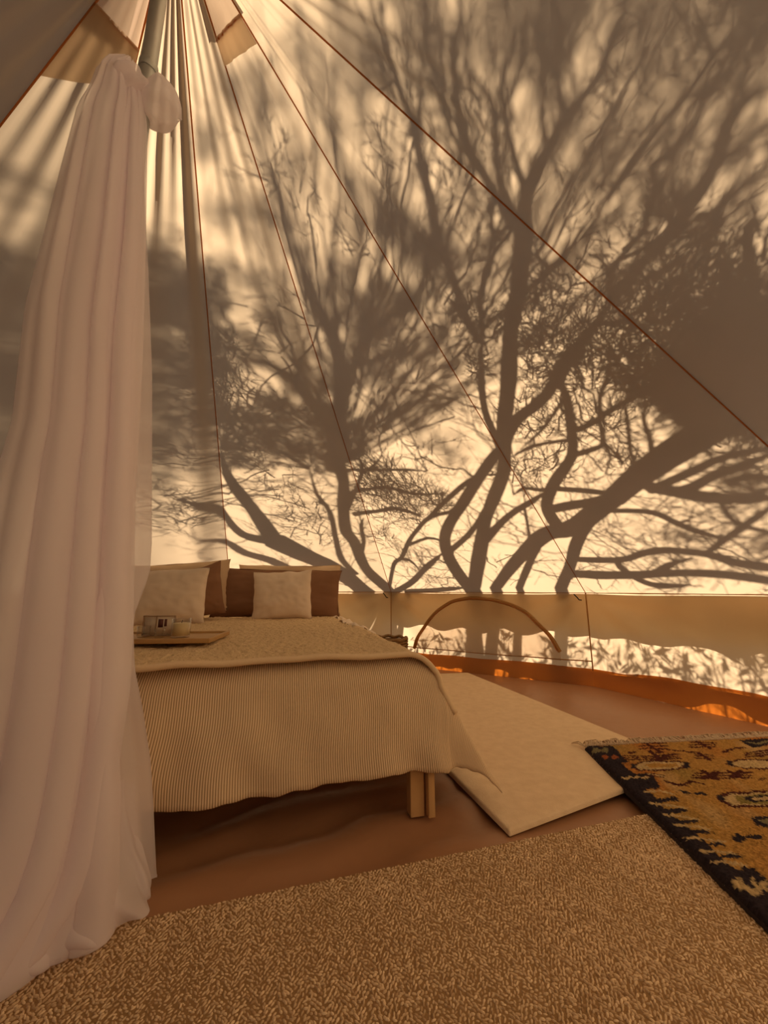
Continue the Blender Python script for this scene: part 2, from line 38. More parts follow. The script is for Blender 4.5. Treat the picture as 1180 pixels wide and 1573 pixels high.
CLUMP = json.loads('[[0,55,"t",1.248,2.054,2.149,0.164],[0,55,"t",1.116,2.075,2.23,0.126],[0,55,"t",1.335,1.943,2.132,0.154],[0,55,"t",1.401,1.825,2.129,0.126],[0,55,"t",1.26,2.246,2.07,0.138],[0,55,"t",1.246,2.502,1.984,0.15],[0,55,"t",1.427,2.445,1.883,0.141],[0,55,"t",1.489,2.698,1.747,0.166],[0,55,"t",1.363,2.885,1.762,0.159],[0,55,"t",1.573,2.279,1.847,0.124],[0,55,"t",1.73,2.411,1.692,0.118],[0,55,"t",0.899,2.144,2.351,0.084],[0,55,"t",0.99,2.358,2.21,0.078],[0,55,"t",1.431,2.159,1.987,0.13],[0,124,"t",1.542,1.711,2.073,0.139],[0,218,"t",1.633,1.672,2.003,0.128],[0,124,"t",1.552,2.036,2.014,0.129],[0,218,"t",1.549,1.857,2.068,0.134],[0,124,"t",1.411,2.069,2.097,0.122],[0,124,"t",1.302,2.139,2.144,0.141],[0,294,"t",1.743,1.961,1.972,0.139],[0,294,"t",1.834,1.847,1.901,0.128],[0,294,"t",1.685,2.065,1.976,0.141],[0,294,"t",1.83,2.023,1.894,0.137],[0,294,"t",1.735,1.672,1.977,0.105],[0,294,"t",1.944,1.88,1.816,0.158],[0,294,"t",1.913,1.976,1.841,0.12],[0,294,"t",1.837,1.728,1.898,0.111],[0,294,"t",1.739,1.802,1.974,0.119],[0,189,"l",2.589,2.764,2.507,0.103],[0,189,"l",2.683,2.71,2.435,0.11],[0,189,"l",2.778,2.721,2.362,0.112],[0,189,"l",2.55,2.893,2.492,0.084],[0,189,"l",2.687,2.838,2.42,0.09],[0,189,"l",2.643,2.514,2.465,0.073],[0,189,"l",2.861,2.849,2.298,0.07],[0,189,"l",2.728,2.602,2.399,0.099],[0,189,"l",2.596,2.625,2.502,0.066],[0,189,"l",2.669,2.921,2.401,0.075],[0,31,"t",2.146,2.18,1.685,0.138],[0,31,"t",1.441,1.769,2.256,0.099],[0,31,"t",1.573,1.614,2.154,0.099],[0,31,"t",1.671,1.584,2.078,0.093],[0,31,"t",1.349,1.948,2.308,0.118],[0,31,"t",1.48,1.638,2.225,0.068],[0,31,"t",1.274,2.014,2.334,0.088],[0,54,"l",3.506,3.597,2.52,0.12],[0,54,"l",3.786,3.855,2.235,0.141],[0,54,"l",3.55,4.045,2.324,0.096],[0,54,"l",3.579,3.59,2.474,0.096],[1,72,"t",-0.523,2.644,2.384,0.142],[1,72,"t",-0.485,2.777,2.281,0.152],[1,72,"t",-0.473,2.552,2.455,0.101],[1,72,"t",-0.631,2.777,2.281,0.108],[1,96,"t",0.605,3.283,1.87,0.186],[1,96,"t",0.783,3.324,1.773,0.204],[1,96,"t",0.529,3.462,1.781,0.204],[1,96,"t",0.68,3.47,1.716,0.174],[1,96,"t",0.936,3.329,1.71,0.134],[1,96,"t",0.432,3.355,1.891,0.164],[1,33,"t",0.767,3.524,1.614,0.149],[1,33,"t",0.565,3.65,1.61,0.179],[1,33,"t",0.372,3.177,2.001,0.13],[1,33,"t",-0.07,3.619,1.712,0.198],[1,33,"t",0.006,3.854,1.532,0.219],[1,33,"t",-0.196,3.733,1.625,0.167],[1,33,"t",-0.315,3.314,1.947,0.221],[1,33,"t",-0.377,3.179,2.051,0.185],[1,33,"t",-0.423,3.014,2.178,0.17],[1,33,"t",-0.259,3.512,1.795,0.162],[1,33,"t",0.355,3.559,1.753,0.148],[1,33,"t",0.512,3.879,1.478,0.154],[1,189,"l",0.845,4.244,3.004,0.173],[1,189,"l",1.046,4.369,2.908,0.165],[1,189,"l",0.706,4.412,2.874,0.151],[1,189,"l",1.227,4.413,2.875,0.149],[1,189,"l",0.998,4.166,3.065,0.132],[1,189,"l",1.301,4.205,3.035,0.138],[1,189,"l",0.646,4.165,3.064,0.1],[2,61,"l",3.494,6.485,4.847,0.143],[2,61,"l",3.649,6.314,4.98,0.139],[2,61,"l",3.877,6.04,5.096,0.16],[2,61,"l",4.059,6.047,5.019,0.129],[2,61,"l",3.531,6.103,5.142,0.116],[2,61,"l",3.35,6.219,5.052,0.109],[2,61,"l",3.765,6.367,4.921,0.135],[2,61,"l",4.13,5.915,5.08,0.105],[2,61,"l",3.941,5.886,5.173,0.118],[2,39,"l",4.531,6.645,4.996,0.13],[2,39,"l",4.832,6.815,4.764,0.105],[2,39,"l",4.759,6.568,4.958,0.107],[2,39,"l",4.449,6.53,5.105,0.124],[2,39,"l",4.659,6.754,4.872,0.103],[2,39,"l",4.773,6.396,5.067,0.086],[2,39,"l",4.579,6.194,5.278,0.09],[2,79,"l",5.473,6.855,6.104,0.082],[2,79,"l",5.562,6.874,6.036,0.073],[2,79,"l",5.385,6.848,6.166,0.074],[2,79,"l",5.645,6.846,5.991,0.055],[2,27,"l",4.921,6.133,6.188,0.094],[2,27,"l",4.976,5.997,6.152,0.086],[2,27,"l",4.573,6.332,6.31,0.065],[2,27,"l",4.69,6.464,6.177,0.082],[2,27,"l",4.854,6.306,6.169,0.093],[2,27,"l",5.063,6.073,6.086,0.08],[2,27,"l",4.575,6.736,6.04,0.095],[2,27,"l",4.419,6.328,6.374,0.041],[2,27,"l",4.432,6.644,6.134,0.071],[2,27,"l",4.736,6.794,5.938,0.104],[2,27,"l",4.504,6.915,5.925,0.102],[2,27,"l",4.304,6.865,5.963,0.069],[2,27,"l",4.272,6.643,6.134,0.049],[2,27,"l",4.146,6.915,5.925,0.058],[2,27,"l",4.954,6.468,6.041,0.078],[2,27,"l",4.766,6.184,6.274,0.059],[2,27,"l",4.276,6.458,6.277,0.036],[2,28,"l",4.583,4.851,5.045,0.057],[2,28,"l",4.586,4.915,5.043,0.049],[2,28,"l",4.708,4.777,4.949,0.048],[2,28,"l",4.834,4.746,4.851,0.052],[2,28,"l",4.902,4.728,4.799,0.05],[2,28,"l",4.761,5.047,4.909,0.045],[2,28,"l",4.955,5.021,4.759,0.036],[2,28,"l",4.195,4.985,5.345,0.068],[2,28,"l",4.293,4.987,5.269,0.051],[2,28,"l",4.406,4.912,5.182,0.052],[2,28,"l",4.471,4.873,5.132,0.055],[2,28,"l",4.894,4.683,4.805,0.047],[2,28,"l",4.746,4.731,4.919,0.044],[2,28,"l",4.587,4.792,5.042,0.052],[2,151,"l",2.139,4.964,4.591,0.176],[2,151,"l",1.999,5.18,4.393,0.22],[2,151,"l",1.889,5.491,4.142,0.267],[2,151,"l",1.653,5.845,3.815,0.287],[2,151,"l",1.796,5.386,4.176,0.247],[2,151,"l",1.968,4.973,4.519,0.166],[2,151,"l",2.071,5.33,4.32,0.16],[2,151,"l",1.837,5.725,3.966,0.236],[2,151,"l",2.123,5.095,4.497,0.143],[2,43,"t",-0.64,3.361,2.138,0.172],[2,43,"t",-0.744,3.748,1.839,0.185],[2,43,"t",-0.914,3.795,1.742,0.189],[2,43,"t",-0.909,3.562,1.9,0.17],[2,216,"l",1.988,5.598,4.698,0.189],[2,216,"l",1.773,5.762,4.493,0.219],[2,216,"l",1.937,5.861,4.546,0.227],[2,216,"l",1.981,5.379,4.783,0.162],[2,216,"l",1.613,6.12,4.243,0.267],[2,1,"t",2.185,3.952,4.953,0.088],[2,1,"t",2.736,4.238,5.106,0.113],[2,3,"t",2.562,3.885,4.775,0.153],[2,2,"t",2.917,4.099,4.862,0.082],[2,4,"t",2.279,3.15,4.096,0.101],[2,3,"t",1.719,2.532,3.594,0.087],[2,1,"t",3.778,4.482,4.971,0.095],[2,1,"t",3.434,3.979,4.547,0.097],[2,2,"t",3.765,4.146,4.614,0.088],[2,2,"t",3.912,4.146,4.598,0.066],[2,3,"t",2.722,2.933,3.681,0.058],[2,1,"t",3.516,3.591,4.124,0.048],[2,4,"t",3.497,3.476,3.988,0.046],[2,3,"t",4.42,4.305,4.584,0.054],[2,1,"t",4.111,3.92,4.248,0.046],[2,3,"t",2.836,2.624,3.337,0.038],[2,3,"t",3.022,4.889,5.493,0.08],[2,3,"t",1.2,2.863,3.984,0.107],[2,2,"t",2.731,4.172,4.879,0.126],[2,2,"t",1.635,2.928,3.962,0.124],[2,2,"t",1.609,2.603,3.644,0.088],[2,4,"t",2.522,3.348,4.127,0.091],[2,1,"t",2.816,3.535,4.231,0.093],[2,4,"t",3.548,4.066,4.532,0.101],[2,2,"t",3.797,4.216,4.59,0.08],[2,2,"t",3.291,3.613,4.162,0.08],[2,2,"t",3.095,3.281,3.889,0.076],[2,2,"t",3.291,3.422,3.968,0.071],[2,2,"t",4.296,4.315,4.572,0.047],[2,2,"t",2.8,2.738,3.402,0.07],[2,3,"t",3.828,3.697,4.066,0.07],[2,1,"t",4.356,4.148,4.36,0.055],[2,1,"t",2.027,4.05,4.735,0.076],[2,3,"t",1.836,3.354,4.212,0.112],[2,3,"t",2.458,3.852,4.504,0.123],[2,3,"t",3.415,4.617,5.045,0.153],[2,3,"t",3.305,4.33,4.802,0.116],[2,2,"t",3.313,4.096,4.515,0.103],[2,3,"t",3.379,3.972,4.417,0.104],[2,3,"t",3.16,3.623,4.15,0.091],[2,3,"t",2.869,3.202,3.781,0.058],[2,1,"t",4.312,4.522,4.661,0.056],[2,2,"t",2.844,2.935,3.516,0.072],[2,3,"t",3.731,3.787,4.115,0.045],[2,3,"t",3.331,3.245,3.685,0.05],[2,1,"t",3.618,3.443,3.815,0.059],[2,3,"t",2.795,2.546,3.108,0.067],[2,2,"t",2.448,4.553,5.005,0.114],[2,3,"t",2.498,4.34,4.845,0.134],[2,4,"t",2.167,3.832,4.459,0.1],[2,4,"t",3.209,4.687,5.078,0.108],[2,2,"t",2.824,4.087,4.579,0.143],[2,3,"t",2.662,3.794,4.267,0.139],[2,3,"t",3.186,3.987,4.37,0.085],[2,1,"t",3.927,4.645,4.783,0.109],[2,3,"t",2.299,2.839,3.507,0.116],[2,3,"t",3.229,3.619,4.008,0.098],[2,2,"t",4.064,4.37,4.541,0.088],[2,2,"t",3.905,4.037,4.223,0.06],[2,3,"t",2.357,2.444,3.038,0.086],[2,2,"t",3.247,3.215,3.63,0.061],[2,4,"t",2.733,2.606,3.106,0.045],[2,1,"t",4.126,3.877,4.031,0.054],[2,2,"t",1.188,3.38,3.986,0.125],[2,1,"t",2.586,4.409,4.76,0.108],[2,3,"t",2.944,4.55,4.833,0.167],[2,1,"t",2.269,3.571,4.07,0.106],[2,2,"t",2.345,3.495,3.937,0.141],[2,3,"t",2.017,2.866,3.501,0.109],[2,1,"t",3.611,4.402,4.538,0.136],[2,2,"t",3.118,3.651,3.961,0.102],[2,2,"t",4.114,4.599,4.623,0.115],[2,1,"t",2.491,2.852,3.305,0.102],[2,3,"t",2.471,2.666,3.201,0.055],[2,2,"t",4.094,4.219,4.236,0.062],[2,2,"t",3.949,3.891,3.975,0.069],[2,1,"t",2.712,2.55,3.006,0.067],[2,2,"t",4.211,3.983,4.017,0.057],[2,3,"t",1.492,3.558,4.018,0.119],[2,1,"t",3.096,5.136,5.028,0.115],[2,3,"t",2.109,3.84,4.132,0.155],[2,1,"t",2.991,4.385,4.53,0.1],[2,2,"t",3.348,4.65,4.724,0.129],[2,1,"t",1.923,2.952,3.449,0.143],[2,3,"t",2.529,3.402,3.725,0.128],[2,3,"t",2.944,3.634,3.853,0.114],[2,1,"t",4.301,4.815,4.631,0.097],[2,3,"t",4.005,4.41,4.375,0.099],[2,2,"t",3.69,3.967,3.99,0.104],[2,1,"t",4.126,4.262,4.235,0.061],[2,1,"t",3.803,3.795,3.826,0.064],[2,1,"t",2.986,2.855,3.157,0.058],[2,4,"t",3.828,3.589,3.688,0.07],[2,3,"t",2.877,5.163,4.987,0.158],[2,2,"t",3.269,5.439,5.096,0.149],[2,1,"t",2.871,4.749,4.693,0.153],[2,4,"t",3.119,4.843,4.663,0.138],[2,3,"t",3.233,4.622,4.516,0.109],[2,3,"t",2.338,3.476,3.711,0.159],[2,3,"t",2.92,3.747,3.869,0.116],[2,1,"t",4.017,4.807,4.537,0.12],[2,2,"t",3.356,3.959,3.979,0.13],[2,2,"t",3.687,4.095,4.048,0.074],[2,2,"t",2.716,2.906,3.159,0.06],[2,4,"t",2.567,2.653,2.972,0.081],[2,1,"t",4.215,4.189,3.986,0.086],[2,2,"t",4.427,4.36,4.185,0.085],[2,4,"t",4.097,3.899,3.767,0.07],[2,1,"t",2.332,4.807,4.507,0.136],[2,1,"t",1.618,3.83,3.822,0.183],[2,3,"t",2.938,4.916,4.501,0.12],[2,1,"t",3.092,4.777,4.455,0.179],[2,2,"t",3.216,4.871,4.438,0.174],[2,2,"t",2.021,3.341,3.395,0.127],[2,1,"t",2.114,3.204,3.294,0.12],[2,1,"t",3.159,3.919,3.744,0.096],[2,2,"t",4.096,4.757,4.353,0.146],[2,2,"t",3.16,3.597,3.478,0.088],[2,1,"t",3.486,3.76,3.678,0.095],[2,2,"t",3.429,3.611,3.565,0.093],[2,1,"t",3.256,3.328,3.297,0.083],[2,3,"t",4.249,4.147,3.892,0.056],[2,2,"t",4.015,3.85,3.674,0.079],[1,11,"t",0.22,2.879,2.847,0.123],[1,12,"t",0.951,3.478,3.342,0.161],[1,11,"t",0.037,2.33,2.468,0.159],[1,12,"t",1.683,3.643,3.496,0.136],[0,4,"t",1.156,2.762,2.723,0.131],[0,6,"t",0.975,2.35,2.541,0.191],[0,10,"t",1.572,2.861,2.782,0.16],[0,8,"t",1.461,2.273,2.471,0.13],[0,8,"t",1.233,1.96,2.224,0.153],[0,12,"t",2.977,3.444,3.271,0.104],[0,9,"t",2.967,3.395,3.175,0.152],[0,7,"t",1.53,1.732,2.015,0.131],[0,8,"t",1.48,1.575,1.945,0.1],[0,9,"t",2.76,2.697,2.662,0.096],[0,9,"t",1.731,1.549,1.92,0.066],[1,6,"t",0.404,3.563,3.095,0.149],[1,5,"t",0.79,3.777,3.246,0.149],[1,11,"t",0.276,3.022,2.714,0.147],[1,10,"t",1.747,4.124,3.505,0.237],[1,10,"t",0.879,2.876,2.746,0.162],[0,7,"t",1.663,3.395,3.098,0.226],[0,7,"t",1.977,3.614,3.208,0.171],[0,11,"t",1.395,2.657,2.574,0.187],[0,11,"t",2.403,3.48,3.066,0.114],[0,11,"t",1.633,2.53,2.336,0.158],[0,11,"t",2.939,3.448,3.153,0.105],[0,7,"t",2.905,3.262,3.031,0.132],[0,4,"t",3.022,3.207,2.99,0.084],[0,5,"t",2.676,2.764,2.641,0.111],[0,6,"t",2.371,2.306,2.222,0.108],[0,7,"t",2.746,2.569,2.423,0.085],[1,6,"t",-0.53,2.822,2.278,0.154],[1,8,"t",-0.168,2.931,2.423,0.205],[1,4,"t",-0.075,2.91,2.289,0.22],[1,8,"t",1.694,4.351,3.352,0.255],[1,12,"t",1.198,3.458,2.787,0.185],[0,4,"t",1.622,3.632,2.933,0.21],[0,9,"t",1.417,3.222,2.668,0.193],[0,10,"t",1.487,2.819,2.478,0.168],[0,10,"t",2.122,3.194,2.661,0.207],[0,5,"t",1.293,2.252,2.073,0.109],[0,11,"t",2.209,2.77,2.464,0.134],[0,6,"t",2.166,2.666,2.369,0.133],[0,12,"t",3.069,3.355,2.913,0.128],[0,7,"t",2.294,2.491,2.164,0.109],[0,7,"t",2.284,2.215,2.03,0.108],[0,4,"t",3.454,3.316,2.835,0.133],[1,11,"t",1.052,4.558,3.325,0.236],[1,8,"t",0.741,4.213,3.01,0.158],[1,7,"t",0.202,3.259,2.333,0.161],[1,5,"t",1.752,4.555,3.381,0.201],[1,11,"t",0.829,3.412,2.448,0.19],[0,7,"t",2.352,4.395,3.215,0.157],[0,11,"t",2.113,3.862,2.911,0.161],[0,11,"t",2.466,4.116,3.0,0.2],[0,12,"t",1.438,2.745,1.998,0.24],[0,9,"t",2.555,3.635,2.713,0.136],[0,8,"t",1.539,2.362,1.916,0.183],[0,8,"t",2.445,2.997,2.271,0.12],[0,12,"t",3.429,3.709,2.87,0.107],[0,4,"t",3.081,3.232,2.578,0.147],[0,10,"t",2.044,2.032,1.755,0.09],[0,6,"t",2.369,2.243,1.982,0.125],[1,10,"t",-0.104,3.909,2.331,0.265],[1,8,"t",1.129,4.916,3.031,0.322],[1,9,"t",0.58,3.952,2.473,0.213],[1,11,"t",1.192,4.213,2.662,0.308],[1,9,"t",1.644,4.449,2.748,0.249],[0,6,"t",0.842,3.086,1.999,0.195],[0,8,"t",2.439,4.4,2.869,0.188],[0,10,"t",1.319,3.049,1.821,0.235],[0,5,"t",2.448,3.968,2.666,0.227],[0,11,"t",1.701,2.833,1.872,0.204],[0,10,"t",2.109,2.941,1.987,0.168],[0,8,"t",2.016,2.551,1.804,0.151],[0,4,"t",3.337,3.653,2.67,0.118],[0,7,"t",2.911,3.165,2.243,0.145],[0,7,"t",3.319,3.301,2.495,0.152],[0,6,"t",2.36,2.2,1.693,0.111],[1,7,"t",0.101,4.501,2.448,0.337],[1,6,"t",0.843,4.903,2.573,0.335],[1,6,"t",-0.319,3.421,1.807,0.299],[1,11,"t",0.887,4.448,2.405,0.284],[1,11,"t",1.091,4.197,2.347,0.337],[0,4,"t",0.707,3.299,1.741,0.233],[0,6,"t",1.909,4.149,2.414,0.295],[0,9,"t",1.541,3.553,1.815,0.312],[0,12,"t",2.273,4.124,2.197,0.22],[0,9,"t",2.539,3.866,2.206,0.282],[0,12,"t",2.387,3.486,1.987,0.275],[0,12,"t",3.315,4.028,2.579,0.215],[0,7,"t",2.799,3.223,1.931,0.132],[0,9,"t",3.202,3.462,2.319,0.202],[0,8,"t",2.693,2.73,1.841,0.154],[0,6,"t",2.742,2.588,1.711,0.153],[1,12,"t",0.42,5.273,2.5,0.316],[1,8,"t",0.32,4.755,2.148,0.349],[1,5,"t",-0.055,4.098,1.468,0.375],[1,6,"t",1.53,5.282,2.399,0.276],[1,11,"t",1.182,4.65,1.83,0.383],[0,12,"t",1.853,4.823,2.184,0.316],[0,6,"t",1.017,3.669,1.265,0.294],[0,5,"t",2.81,4.985,2.515,0.251],[0,4,"t",2.319,4.228,2.122,0.336],[0,5,"t",2.979,4.315,2.352,0.25],[0,11,"t",2.616,3.783,1.995,0.18],[0,7,"t",3.532,4.429,2.454,0.271],[0,5,"t",3.336,3.88,2.191,0.202],[0,4,"t",3.813,4.228,2.467,0.147],[0,12,"t",3.22,3.341,1.826,0.161],[0,7,"t",3.616,3.47,2.187,0.185],[1,10,"t",0.334,5.645,2.267,0.335],[1,5,"t",-0.599,4.708,1.15,0.309],[1,10,"t",-0.238,4.58,1.076,0.479],[1,4,"t",0.791,5.203,1.763,0.489],[1,8,"t",1.371,5.292,2.037,0.443],[0,12,"t",1.425,4.675,1.724,0.326],[0,7,"t",1.003,4.236,1.03,0.505],[0,8,"t",1.423,3.695,1.232,0.346],[0,8,"t",2.27,4.181,1.641,0.263],[0,10,"t",2.498,4.146,1.542,0.278],[0,4,"t",2.564,3.894,1.385,0.214],[0,4,"t",3.377,4.295,1.854,0.228],[0,12,"t",2.959,3.514,1.544,0.29],[0,11,"t",3.704,4.168,2.004,0.279],[0,5,"t",2.83,2.931,1.461,0.199],[0,5,"t",2.902,2.871,1.225,0.141],[2,21,"l",2.313,5.146,5.092,0.085],[2,21,"l",2.113,5.312,4.896,0.1],[2,21,"l",2.208,5.41,4.917,0.089],[2,21,"t",0.908,2.16,3.025,0.147],[2,21,"t",1.164,2.152,2.855,0.116],[2,21,"t",0.788,2.491,2.956,0.179],[2,21,"t",0.54,2.44,3.087,0.171],[2,21,"t",0.38,2.317,3.232,0.151],[2,21,"t",1.0,1.999,3.016,0.136],[2,21,"t",1.542,1.937,2.598,0.114],[2,21,"t",1.527,1.699,2.609,0.086],[2,21,"t",1.63,1.622,2.529,0.073],[2,21,"t",1.641,1.525,2.521,0.064],[2,21,"t",1.527,1.595,2.608,0.075],[2,21,"t",1.212,1.928,2.853,0.099],[2,21,"t",0.772,2.855,2.719,0.183],[2,21,"t",1.066,2.891,2.579,0.18],[2,21,"t",1.314,3.084,2.353,0.194],[2,21,"t",1.187,3.376,2.208,0.207],[2,21,"t",0.924,3.26,2.389,0.22],[0,28,"t",2.777,3.473,1.9,0.185],[0,28,"t",2.743,3.678,1.846,0.186],[0,28,"t",2.818,3.22,1.967,0.158],[0,28,"t",2.938,3.135,1.918,0.15],[0,28,"t",2.603,3.623,1.961,0.158],[0,28,"t",3.185,3.348,1.672,0.137],[0,28,"t",2.983,3.584,1.719,0.157],[0,28,"t",2.39,3.395,2.189,0.119],[0,28,"t",1.515,4.605,1.887,0.243],[0,28,"t",1.824,4.833,1.613,0.19],[0,28,"t",1.587,4.8,1.728,0.226],[3,7,"l",2.808,4.266,1.035,0.092],[3,12,"l",2.771,4.142,1.034,0.102],[3,8,"l",3.202,4.359,1.262,0.124],[3,10,"l",2.552,3.725,0.708,0.102],[3,8,"l",3.203,4.188,1.332,0.083],[3,8,"l",2.534,3.521,0.813,0.16],[3,9,"l",2.815,3.632,0.926,0.087],[3,7,"l",2.695,3.61,0.813,0.128],[3,12,"l",2.834,3.564,1.072,0.119],[3,10,"l",2.893,3.559,0.874,0.105],[3,11,"l",3.227,3.807,1.128,0.133],[3,13,"l",3.027,3.535,1.142,0.152],[3,9,"l",2.943,3.264,1.05,0.085],[3,7,"l",2.894,3.327,0.924,0.089],[3,10,"l",3.018,3.28,1.097,0.153],[3,13,"l",2.84,3.075,0.838,0.135],[3,9,"l",3.403,3.53,1.208,0.143],[3,8,"l",3.273,3.429,1.16,0.13],[3,11,"l",3.375,3.395,1.226,0.101],[3,13,"l",3.465,3.5,1.376,0.131],[3,8,"l",3.198,3.102,1.043,0.15],[3,11,"l",2.96,2.848,0.906,0.145],[3,7,"l",3.223,3.028,1.025,0.13],[3,10,"l",3.361,3.112,1.205,0.091],[4,7,"l",1.585,5.467,1.092,0.159],[4,9,"l",1.16,4.892,0.697,0.149],[4,9,"l",1.248,4.686,0.818,0.121],[4,7,"l",1.115,4.608,0.546,0.116],[4,9,"l",1.851,5.036,1.031,0.092],[4,14,"l",1.373,4.562,0.674,0.15],[4,9,"l",1.924,4.962,1.068,0.135],[4,10,"l",2.128,5.102,1.237,0.107],[4,11,"l",1.98,4.764,0.973,0.152],[4,7,"l",1.9,4.591,0.876,0.144],[4,8,"l",2.253,4.694,1.044,0.081],[4,11,"l",1.821,4.19,0.821,0.098],[4,8,"l",2.172,4.39,0.728,0.126],[4,12,"l",2.319,4.614,0.971,0.157],[4,13,"l",2.793,4.717,1.11,0.153],[4,13,"l",2.455,4.401,0.971,0.086],[4,13,"l",2.412,4.163,0.875,0.102],[4,9,"l",2.284,4.14,0.647,0.127],[4,9,"l",2.917,4.604,1.27,0.102],[4,8,"l",2.745,4.35,0.94,0.094]]')
